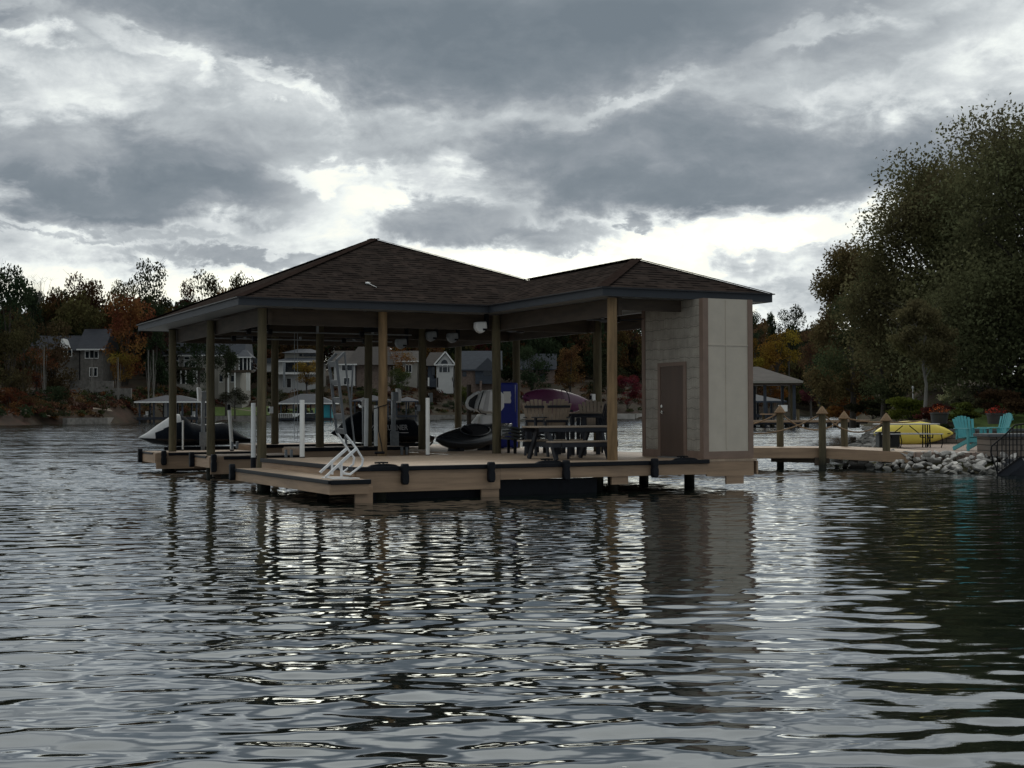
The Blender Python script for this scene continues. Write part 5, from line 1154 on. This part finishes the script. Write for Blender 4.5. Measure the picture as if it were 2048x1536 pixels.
farboat('dark navy walled boathouse right of the warm brown post', 786, 838, 793, 802, 830, 322, 'navyroof', 3, 'darkwall')
def eb5(o, X, Z, s, zd):
    MB().box(X(1592),X(1599),2.9,3.3,-1,Z(766)).build('post', M['pile'], o); MB().box(X(1420),X(1604),0.1,6,Z(770),Z(763.5)).build('beam', M['timber'], o)
farboat('grey hip roofed boathouse on the right beyond the rope posts', 1400, 1607, 731, 762, 841, 146, 'brownroof', 4, 'creamwall', 8, extra=eb5)
farboat('smaller low slate roofed boathouse far right beyond the long pier', 1440, 1574, 786, 802, 828, 205, 'slate', 5, 'darkwall', 9)
def farboatlet(label, x0, x1, yt, yb, Y, m):
    p_ = at((x0+x1)/2, yb, Y); s = Y/FOC; L_ = (x1-x0)*s; h = (yb-yt)*s; o = T('motor_boat', label, 'boat', p_, R(8), 'boats kept at the far boathouses')
    MB().prism([(-L_/2,.5*h),(-L_/2+.25,0),(L_/2-.5,0),(L_/2,.55*h)], -1., 1.).build('hull', M[m], o); MB().prism([(-L_*.15,.55*h),(L_*.2,.55*h),(L_*.12,h),(-L_*.08,h)], -.7, .7).build('windscreen', M['glass'], o); MB().box(-L_*.45,L_*.3,-.9,.9,.5*h,.58*h).build('deck', M['whitetrim'], o)
farboatlet('white motor boat under the slate hip roofed boathouse', 584, 600, 822, 833, 297, 'white'); farboatlet('dark hulled boat with white deck under the slate hip roofed boathouse', 612, 634, 820, 835, 297, 'hull'); farboatlet('white boat bow shining under the dark flat boathouse', 716, 728, 803, 815, 319, 'white')
o = T('boat_tarp', 'teal tarpaulin hanging over a boat at the slate roofed boathouse', 'tarpaulin', at(648, 836, 298)); s = 298/FOC
mb = MB(); mb.prism([(-18*s,0),(17*s,0),(12*s,27*s),(-16*s,27*s)], -1, 2); mb.build('cloth', M['tealcloth'], o, bevel=.1)
for (px, lab) in ((292,'leftmost white dock chair under the left far boathouse'),(362,'white dock chair in the middle of the left far boathouse'),(386,'white dock chair at the right end of the left far boathouse')):
    p_ = at(px, 835, 256); o = T('dock_chair', lab, 'chair', p_, random.uniform(-.4,.4), 'white chairs on the far dock')
    MB().box(-.3,.3,-.3,.3,.35,.45).build('seat', M['white'], o); MB().box(-.3,.3,.25,.32,.45,1.15).build('backrest', M['white'], o)
    for x in (-.25,.25): MB().box(x-.04,x+.04,-.28,.28,0,.35).build('leg', M['white'], o)
# long pier on the right
p0_ = at(1440, 845, 143); p1_ = at(1742, 843, 143)
o = T('long_pier', 'long low brown pier crossing the water behind the rope posts', 'pier', (0,0,0))
MB().box(p0_[0],p1_[0],142.2,144.2,.52,.74).build('pier_deck', M['board'], o); MB().box(p0_[0],p1_[0],142.3,144.1,.36,.52).build('pier_beam', M['navyframe'], o)
for px in (1525,1545,1575,1600,1614,1660,1672,1700,1715): q_ = at(px, 850, 143); MB().box(q_[0]-.14,q_[0]+.14,142.6,143.8,-1,.5).build('pier_pile', M['pile'], o)
for px, yt in ((1596,819),(1644,819),(1680,819),(1527,826)): q_ = at(px, yt, 143.9); MB().box(q_[0]-.13,q_[0]+.13,143.8,144.1,.7,q_[2]).build('pier_post', M['pile'], o)
MB().box(*sorted((at(1524,838,143)[0],at(1552,838,143)[0])),143.2,144.2,1.3,1.42).build('pier_bench', M['board'], o)
o = T('pier_sign', 'white board standing on the far pier beside the first rope post', 'sign', at(1566, 815, 143.4)); MB().prism([(-.5,.25),(.45,.25),(.45,-.4),(-.2,-.4)], -.03, .03).build('board', M['white'], o); MB().box(-.04,.04,-.02,.02,-1.2,.0).build('stake', M['galv'], o)

# ---------------------------------------------------------------- individual far trees
tree('tall dense dark green tree at the far left edge of the picture', 18, 528, 800, 120, 268, DG, 'dome', 1, .9, TG)
o = T('bare_tree', 'leafless pale twiggy tree on the left skyline', 'tree', at(82, 640, 320), 0, TG); r_ = np.random.default_rng(3)
mb = limb_mesh([(r_.normal(0,.16),r_.normal(0,.16),r_.uniform(.3,1)) for _ in range(26)], .9, .014, n=26, twig=5, seed=4); ob = mb.build('trunk', M['palebark'], o); ob.scale = (12,12,10)
tree('tall rounded brown oak on the left skyline', 168, 536, 790, 104, 322, (.07,.042,.024), 'round', 2, .85, TG)
tree('olive tree filling the gap left of the rounded brown oak', 122, 570, 790, 90, 318, OL, 'round', 3, .85, TG)
tree('tallest ragged dark green tree on the left skyline', 300, 512, 790, 108, 325, (.03,.038,.02), 'airy', 4, .82, TG)
tree('dark brown tree hiding the left wing of the stone house', 104, 640, 812, 110, 270, (.07,.05,.028), 'round', 43, .9, TG)
tree('tall thin brown green tree left of the dark brown one', 48, 620, 815, 90, 262, (.07,.06,.03), 'airy', 44, .85, TG)
tree('small green brown tree between the oak and the tallest ragged tree', 250, 560, 780, 70, 312, OL, 'airy', 5, .8, TG)
tree('lacy thin leaved tree on the skyline left of the roof', 420, 538, 780, 92, 330, (.05,.045,.025), 'airy', 6, .85, TG)
tree('lacy tree touching the roof edge on the skyline', 484, 530, 780, 74, 332, (.055,.048,.026), 'airy', 7, .85, TG)
tree('dark reddish tree between the tallest ragged tree and the lacy trees', 375, 560, 790, 70, 318, (.06,.025,.018), 'round', 8, .85, TG)
tree('broad rusty orange maple left of the roof corner', 252, 585, 790, 118, 284, (.16,.07,.03), 'round', 9, .88, TG)
tree('golden leaved branch tree beside the grey stone house', 246, 700, 800, 66, 280, YE, 'airy', 10, .7, TG)
tree('dark evergreen right of the rusty orange maple', 312, 605, 800, 90, 292, DG, 'cone', 11, .9, TG)
tree('yellow crowned tree peeking above the left roof slope', 452, 572, 790, 60, 316, YE, 'round', 12, .8, TG)
tree('dark pine left of the grey stone house', 62, 572, 790, 96, 300, (.026,.034,.02), 'cone', 13, .9, TG)
tree('russet tree standing before the left wing of the stone house', 70, 690, 800, 84, 262, RU, 'airy', 14, .8, TG)
tree('olive brown tree low at the far left waterline', 18, 660, 835, 100, 236, (.06,.05,.025), 'round', 15, .9, TG)
tree('dark leafy tree in front of the beige house between the left posts', 398, 655, 795, 64, 286, DG, 'round', 16, .85, TG)
tree('dark bushy tree hiding the middle of the beige house', 452, 655, 785, 70, 288, (.028,.036,.02), 'round', 17, .8, TG)
tree('orange yellow tree in front of the white two tiered house', 615, 718, 780, 66, 322, YE, 'round', 18, .85, TG)
tree('dull gold tree above the white two tiered house', 600, 655, 745, 110, 372, (.10,.068,.024), 'round', 19, .9, TG)
tree('brown red tree right of the beige house', 520, 650, 745, 70, 365, (.10,.045,.026), 'round', 20, .9, TG)
tree('bright orange maple above the white gable house', 848, 662, 745, 92, 392, (.19,.085,.022), 'round', 21, .9, TG)
tree('golden orange maple right of the warm brown front post', 802, 690, 765, 60, 352, (.16,.08,.022), 'airy', 22, .85, TG)
tree('green shrubby tree right of the warm brown front post', 796, 730, 790, 60, 345, GR, 'round', 23, .9, TG)
tree('dark red tree above the slate roofed stone house', 968, 672, 745, 70, 402, (.11,.022,.025), 'round', 24, .9, TG)
tree('tall orange brown tree between the tall chairs and the far right post', 1142, 682, 800, 84, 352, (.105,.06,.026), 'round', 25, .85, TG)
tree('dark green tree right of the inner corner post', 1062, 690, 795, 80, 356, DG, 'round', 26, .85, TG)
tree('dark leafy tree behind the far right porch post', 1215, 690, 812, 100, 350, (.03,.034,.018), 'round', 27, .85, TG)
tree('small dark red maple left of the shed', 1256, 752, 826, 60, 340, (.10,.02,.022), 'round', 28, .85, TG)
tree('small light green shrub tree right of the white gable house', 924, 770, 806, 40, 352, (.065,.085,.025), 'round', 29, .95, TG)
tree('large golden tree right of the shed', 1555, 652, 770, 110, 236, (.175,.105,.022), 'round', 30, .9, TG)
tree('golden tree half hidden by the shed corner', 1510, 672, 770, 70, 232, (.16,.10,.022), 'round', 31, .9, TG)
tree('low golden orange tree under the right boathouse roof', 1548, 760, 812, 80, 226, (.16,.08,.02), 'round', 32, .9, TG)
tree('tall dark pine on the skyline right of the shed', 1542, 606, 740, 46, 430, DG, 'cone', 33, .9, TG)
tree('broad dark pine on the right skyline', 1578, 608, 740, 70, 430, (.028,.034,.02), 'round', 34, .9, TG)
tree('dark pine peeking past the shed corner', 1508, 620, 740, 50, 420, DG, 'round', 35, .9, TG)
tree('brown russet tree right of the golden tree', 1622, 655, 770, 70, 300, BR, 'round', 36, .9, TG)
tree('purplish red tree low beside the right boathouse', 1622, 755, 812, 52, 260, (.07,.022,.03), 'round', 37, .9, TG)
tree('dark green tree right of the golden tree', 1640, 690, 815, 70, 200, DG, 'round', 38, .92, TG)
BG = 'bushes along the left waterline'
for px, yt, yb, wd, Y, col, lab in ((20,770,842,90,226,(.10,.045,.02),'orange brown bush at the left picture edge on the waterline'),(66,790,842,70,228,(.075,.045,.02),'brown bush right of the orange brown one on the waterline'),(108,768,830,70,238,DG,'dark green bush below the stone house'),(160,805,838,44,244,(.04,.04,.02),'small dark bush near the seawall below the stone house'),(100,815,845,50,228,(.12,.05,.018),'small orange bush at the left waterline')):
    tree(lab, px, yt, yb, wd, Y, col, 'dome', 40, .97, BG, 'bush', cat='bush')
for px, yt, yb, wd, Y, col, lab in ((470,775,812,60,282,(.03,.03,.018),'dark shrub beside the curved path'),(520,770,800,50,300,DG,'dark shrub below the sunroom'),(560,778,806,40,320,(.05,.055,.025),'olive shrub left of the slate hip boathouse'),(400,776,806,60,272,DG,'dark shrub above the left far boathouse roof'),(640,778,808,60,325,(.04,.035,.02),'brown shrub right of the slate hip boathouse roof'),(740,776,800,70,340,GR,'green shrub above the dark flat boathouse'),(870,778,812,60,352,(.05,.032,.022),'brown shrub bed below the white gable house'),(1010,770,812,60,350,(.06,.05,.03),'dull shrub left of the tall chairs'),(900,800,828,40,346,DG,'dark low shrub on the red bank')):
    tree(lab, px, yt, yb, wd, Y, col, 'dome', 41, .97, 'shrubs on the far gardens', 'shrub', cat='shrub')
for px, yt, yb, Y, lab in ((88,690,815,258,'slim pale bare trunk left of the stone house'),(184,715,806,256,'slim pale bare trunk in front of the stone house'),(297,700,792,270,'slim pale trunk left of the first post'),(307,700,790,271,'second slim pale trunk left of the first post'),(236,715,816,258,'slim dark trunk right of the stone house')):
    p_ = at(px, yb, Y); o = T('slim_tree', lab, 'tree', p_, 0, 'slim bare trunks on the left shore'); h = (yb-yt)*Y/FOC
    mb = limb_mesh([(.5,.2,.55*h),(-.7,.3,.7*h),(.6,-.4,.85*h),(-.3,.2,h)], h, .16, zb=-.8, n=4, twig=3, seed=px); mb.build('trunk', M['palebark'], o)
# dense woodland behind everything: one uncountable mass
r_ = np.random.default_rng(11); allv = []; allf = []; nb_ = 0; cols_ = []
base = [crown_np(200+i, 1500, .050, 14, ('round','dome','tall','cone')[i % 4], .45)[0] for i in range(8)]
pal = np.array([DG,DG,GR,OL,BR,OL,DG,(.08,.05,.022),(.05,.03,.022),(.035,.04,.022)])*.85
for i in range(570):
    px = r_.uniform(-1300,-160) if i >= 450 else r_.uniform(-160,1760) if i < 330 or i >= 450 else (r_.uniform(1430,1780) if i < 400 else r_.uniform(960,1320)); d = r_.uniform(34,150) if px < 1450 else r_.uniform(4,150)
    x, y = hp(px, d)
    if px > 540 and px < 1300: d = r_.uniform(58,150); x, y = hp(px, d)
    if i >= 450: d = r_.uniform(4,140); x, y = hp(px, d)
    elif px < 265: d = r_.uniform(96,170); x, y = hp(px, d)
    elif px < 560: d = r_.uniform(78,160); x, y = hp(px, d)
    H = r_.uniform(13,20)*(1. if px < 560 or px > 1480 else 1.1); Wd = r_.uniform(9,15); z0 = float(hill_h(np.array(x),np.array(y)))
    if px < 560: H = min(H, 1.6+(829-565)/FOC*y-z0)
    if px > 1450: H *= 1.7; Wd *= 1.5; H = min(H, 1.6+(823-640)/FOC*y-z0)
    if H < 4: continue
    v = base[i % 8]*np.array([Wd/.88,Wd/.88,H])+np.array([x,y,z0]); allv.append(v); n = len(v)//4; allf.append(np.arange(len(v)).reshape(-1,4)+nb_); nb_ += len(v); cols_.append(np.repeat(pal[r_.integers(10)][None], n, 0))
wv_ = np.concatenate(allv); wf_ = np.concatenate(allf); wc_ = np.concatenate(cols_)
m_w = M['leaf'].copy(); m_w.name = 'woodland_leaves'; ntw = m_w.node_tree
oi = [n for n in ntw.nodes if n.bl_idname == 'ShaderNodeObjectInfo'][0]; at_ = ntw.nodes.new('ShaderNodeAttribute'); at_.attribute_name = 'leafcol'
for l in list(oi.outputs['Color'].links): ntw.links.new(at_.outputs['Color'], l.to_socket)
wo = np_mesh('woodland', wv_, wf_, m_w); ca = wo.data.color_attributes.new('leafcol', 'FLOAT_COLOR', 'CORNER')
ca.data.foreach_set('color', np.concatenate([np.repeat(wc_,4,0), np.ones((len(wc_)*4,1))],1).astype('f').ravel())
tag(wo, 'dense autumn woodland covering the far hills', 'woodland', kind='stuff')

r_ = np.random.default_rng(17); cv = []; cc_ = []
palu = np.array([DG,BR,(.075,.03,.022),(.10,.045,.02),(.03,.028,.016),(.045,.05,.022),(.06,.035,.022)])
for i in range(900):
    px = r_.uniform(-120,560) if i < 560 else r_.uniform(560,1320); d = r_.uniform(3,60) if i < 560 else r_.uniform(2,45)
    if 415 < px < 545 and d < 24: continue
    x, y = hp(px, d); z0 = float(hill_h(np.array(x),np.array(y))); q_ = r_.uniform(.5,1.7); m_ = 70
    p_ = r_.normal(size=(m_,3)); p_ /= np.linalg.norm(p_,axis=1)[:,None]; p_[:,2] = np.abs(p_[:,2])*.8; cv.append(p_*q_*(r_.random((m_,1))**.4)+np.array([x,y,z0])); cc_.append(np.repeat(palu[r_.integers(7)][None], m_, 0))
v, f_ = leafset(np.concatenate(cv), .42, r_); wc_ = np.concatenate(cc_)
ug = np_mesh('undergrowth', v, f_, m_w); ca = ug.data.color_attributes.new('leafcol', 'FLOAT_COLOR', 'CORNER')
ca.data.foreach_set('color', np.concatenate([np.repeat(wc_,4,0), np.ones((len(wc_)*4,1))],1).astype('f').ravel())
tag(ug, 'low brown and green undergrowth covering the far banks', 'undergrowth', kind='stuff')
# ---------------------------------------------------------------- near trees on the right
def big_tree(label, px, ybase, ytop, wpx, Y, col, n, leaf, seed, shape='dome', nb=34, cfrac=.95, bark='bark', twig=4, group='trees on the right shore', name='tree'):
    s = Y/FOC; b = at(px, ybase, Y); H = (ybase-ytop)*s; Wd = wpx*s; o = T(name, label, 'tree', b, 0, group); ch = H*cfrac
    v, f_, cs = crown_np(seed, n, 1., int(nb*1.25), shape, .2, (.085,.165), .012); cs = cs[::2]; r = np.random.default_rng(seed)
    c = v.reshape(-1,4,3).mean(1)*np.array([Wd/.88,Wd/.88,ch])+np.array([0,0,H-ch]); v, f_ = leafset(c, leaf, r, .62)
    k = np_mesh('crown', v, f_, M['leafn'], o); k.color = (*col,1)
    cs2 = cs*np.array([Wd/.88,Wd/.88,ch])+np.array([0,0,H-ch]); mb = MB(); rr = random.Random(seed); tr = .016*H
    mb.tube([(0,0,-1),(.1,0,H*.15),(.0,.1,H*.35),(.1,0,H*.7)], [tr*1.3,tr,tr*.75,tr*.3], 10)
    for c_ in cs2:
        q_ = Vector(c_); s0 = Vector((.05,0,min(H*.68, max(H*.12, q_.z*.55)))); mb.tube([s0, s0.lerp(q_,.5)+Vector((0,0,.25)), q_], [tr*.34,tr*.2,tr*.08], 6)
        for t in range(twig):
            e_ = q_+Vector((rr.gauss(0,.6),rr.gauss(0,.6),rr.uniform(.2,1.1))); mb.tube([q_, q_.lerp(e_,.5)+Vector((rr.gauss(0,.08),0,.05)), e_], [tr*.07,tr*.045,tr*.02], 4)
    mb.build('trunk', M[bark], o); return o
big_tree('huge grey green tree towering over the patio at the right edge', 2115, 822, 226, 610, 58, (.115,.118,.06), 120000, .145, 61, 'dome', 110, .99)
big_tree('olive green tree forming the left shoulder of the huge tree', 1902, 820, 300, 410, 66, (.112,.105,.052), 110000, .15, 62, 'dome', 100, .99)
big_tree('smaller ragged green brown tree leaning out at the left of the right grove', 1705, 826, 490, 190, 92, (.11,.085,.04), 32000, .17, 63, 'dome', 26, .97)
big_tree('dark green tree low in the middle of the right grove', 1765, 830, 540, 230, 80, (.055,.066,.032), 22000, .15, 64, 'dome', 22, .97)
big_tree('pale forked trunk tree with dull green crown above the yellow shrub', 1848, 800, 600, 170, 54, (.11,.10,.05), 9000, .12, 65, 'round', 20, .72, 'palebark', 2)
big_tree('dark filler tree at the right picture edge behind the railing', 2090, 830, 520, 300, 62, (.07,.07,.035), 24000, .13, 66, 'dome', 26, .97)
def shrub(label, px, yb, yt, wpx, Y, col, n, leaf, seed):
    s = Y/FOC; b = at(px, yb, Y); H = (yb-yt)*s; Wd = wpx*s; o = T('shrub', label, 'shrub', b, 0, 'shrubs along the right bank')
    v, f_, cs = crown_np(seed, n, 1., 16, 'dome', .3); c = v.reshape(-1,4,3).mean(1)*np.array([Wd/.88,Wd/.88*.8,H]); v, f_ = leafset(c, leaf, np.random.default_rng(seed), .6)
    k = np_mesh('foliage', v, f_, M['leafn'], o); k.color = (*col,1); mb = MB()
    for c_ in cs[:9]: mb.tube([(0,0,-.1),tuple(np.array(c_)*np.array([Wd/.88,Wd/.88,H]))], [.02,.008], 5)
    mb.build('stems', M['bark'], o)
shrub('orange brown shrub at the waterline left of the grove', 1702, 838, 770, 120, 100, (.15,.075,.022), 4000, .2, 71)
shrub('dark shrub behind the orange brown one', 1745, 835, 775, 110, 88, (.03,.03,.016), 3500, .18, 72)
shrub('bright yellow green shrub sprawling on the bank behind the rope post', 1822, 842, 795, 110, 56, (.13,.15,.03), 5000, .10, 73)
shrub('pale cream flowering shrub under the huge tree', 1905, 822, 772, 84, 60, (.42,.40,.25), 2600, .13, 74)
shrub('dark red shrub behind the left flower planter', 1872, 842, 808, 70, 52, (.08,.025,.022), 2600, .09, 75)
shrub('green yellow shrub right of the left flower planter', 1925, 842, 806, 64, 51, (.09,.10,.025), 2400, .09, 76)
shrub('brown bronze shrub behind the right flower planter', 2010, 838, 775, 130, 52, (.07,.042,.024), 4500, .10, 77)
shrub('dark green shrub at the right picture edge above the lawn', 2060, 830, 780, 90, 54, DG, 3000, .11, 78)
shrub('dark clump right of the pale flowering shrub', 1962, 840, 790, 70, 54, (.05,.04,.022), 2600, .10, 79)
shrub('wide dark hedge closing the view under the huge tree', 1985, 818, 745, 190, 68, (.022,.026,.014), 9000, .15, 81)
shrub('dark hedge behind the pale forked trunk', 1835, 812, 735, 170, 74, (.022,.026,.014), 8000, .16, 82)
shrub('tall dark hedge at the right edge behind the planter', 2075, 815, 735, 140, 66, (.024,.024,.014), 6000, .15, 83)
shrub('low dark shrub between yellow kayak and planter', 1895, 872, 848, 50, 47.5, (.03,.04,.018), 1500, .07, 80)
o = T('garden_lamp', 'thin white garden lamp post under the dark trees left of the pale trunk', 'lamp', at(1826, 800, 62)); MB().tube([(0,0,0),(0,0,.52)], .02, 6).build('stake', M['white'], o); MB().lathe([(.04,0),(.06,.06),(.03,.12)], (0,0,.5), 8).build('lantern', M['white'], o)
bd = T('bird', 'small black bird perched on the top left twigs of the right grove', 'bird', at(1757, 366, 65))
mb = MB(); mb.tube([(-.17,0,-.06),(-.08,0,-.01),(.0,0,.04),(.06,0,.10),(.09,0,.15),(.12,0,.155)], [.012,.035,.062,.05,.036,.008], 10); mb.build('body', M['black'], bd, smooth=True)
MB().prism([(-.28,-.12),(-.14,-.05),(-.12,-.0),(-.17,-.02)], -.02, .02).build('tail', M['black'], bd)
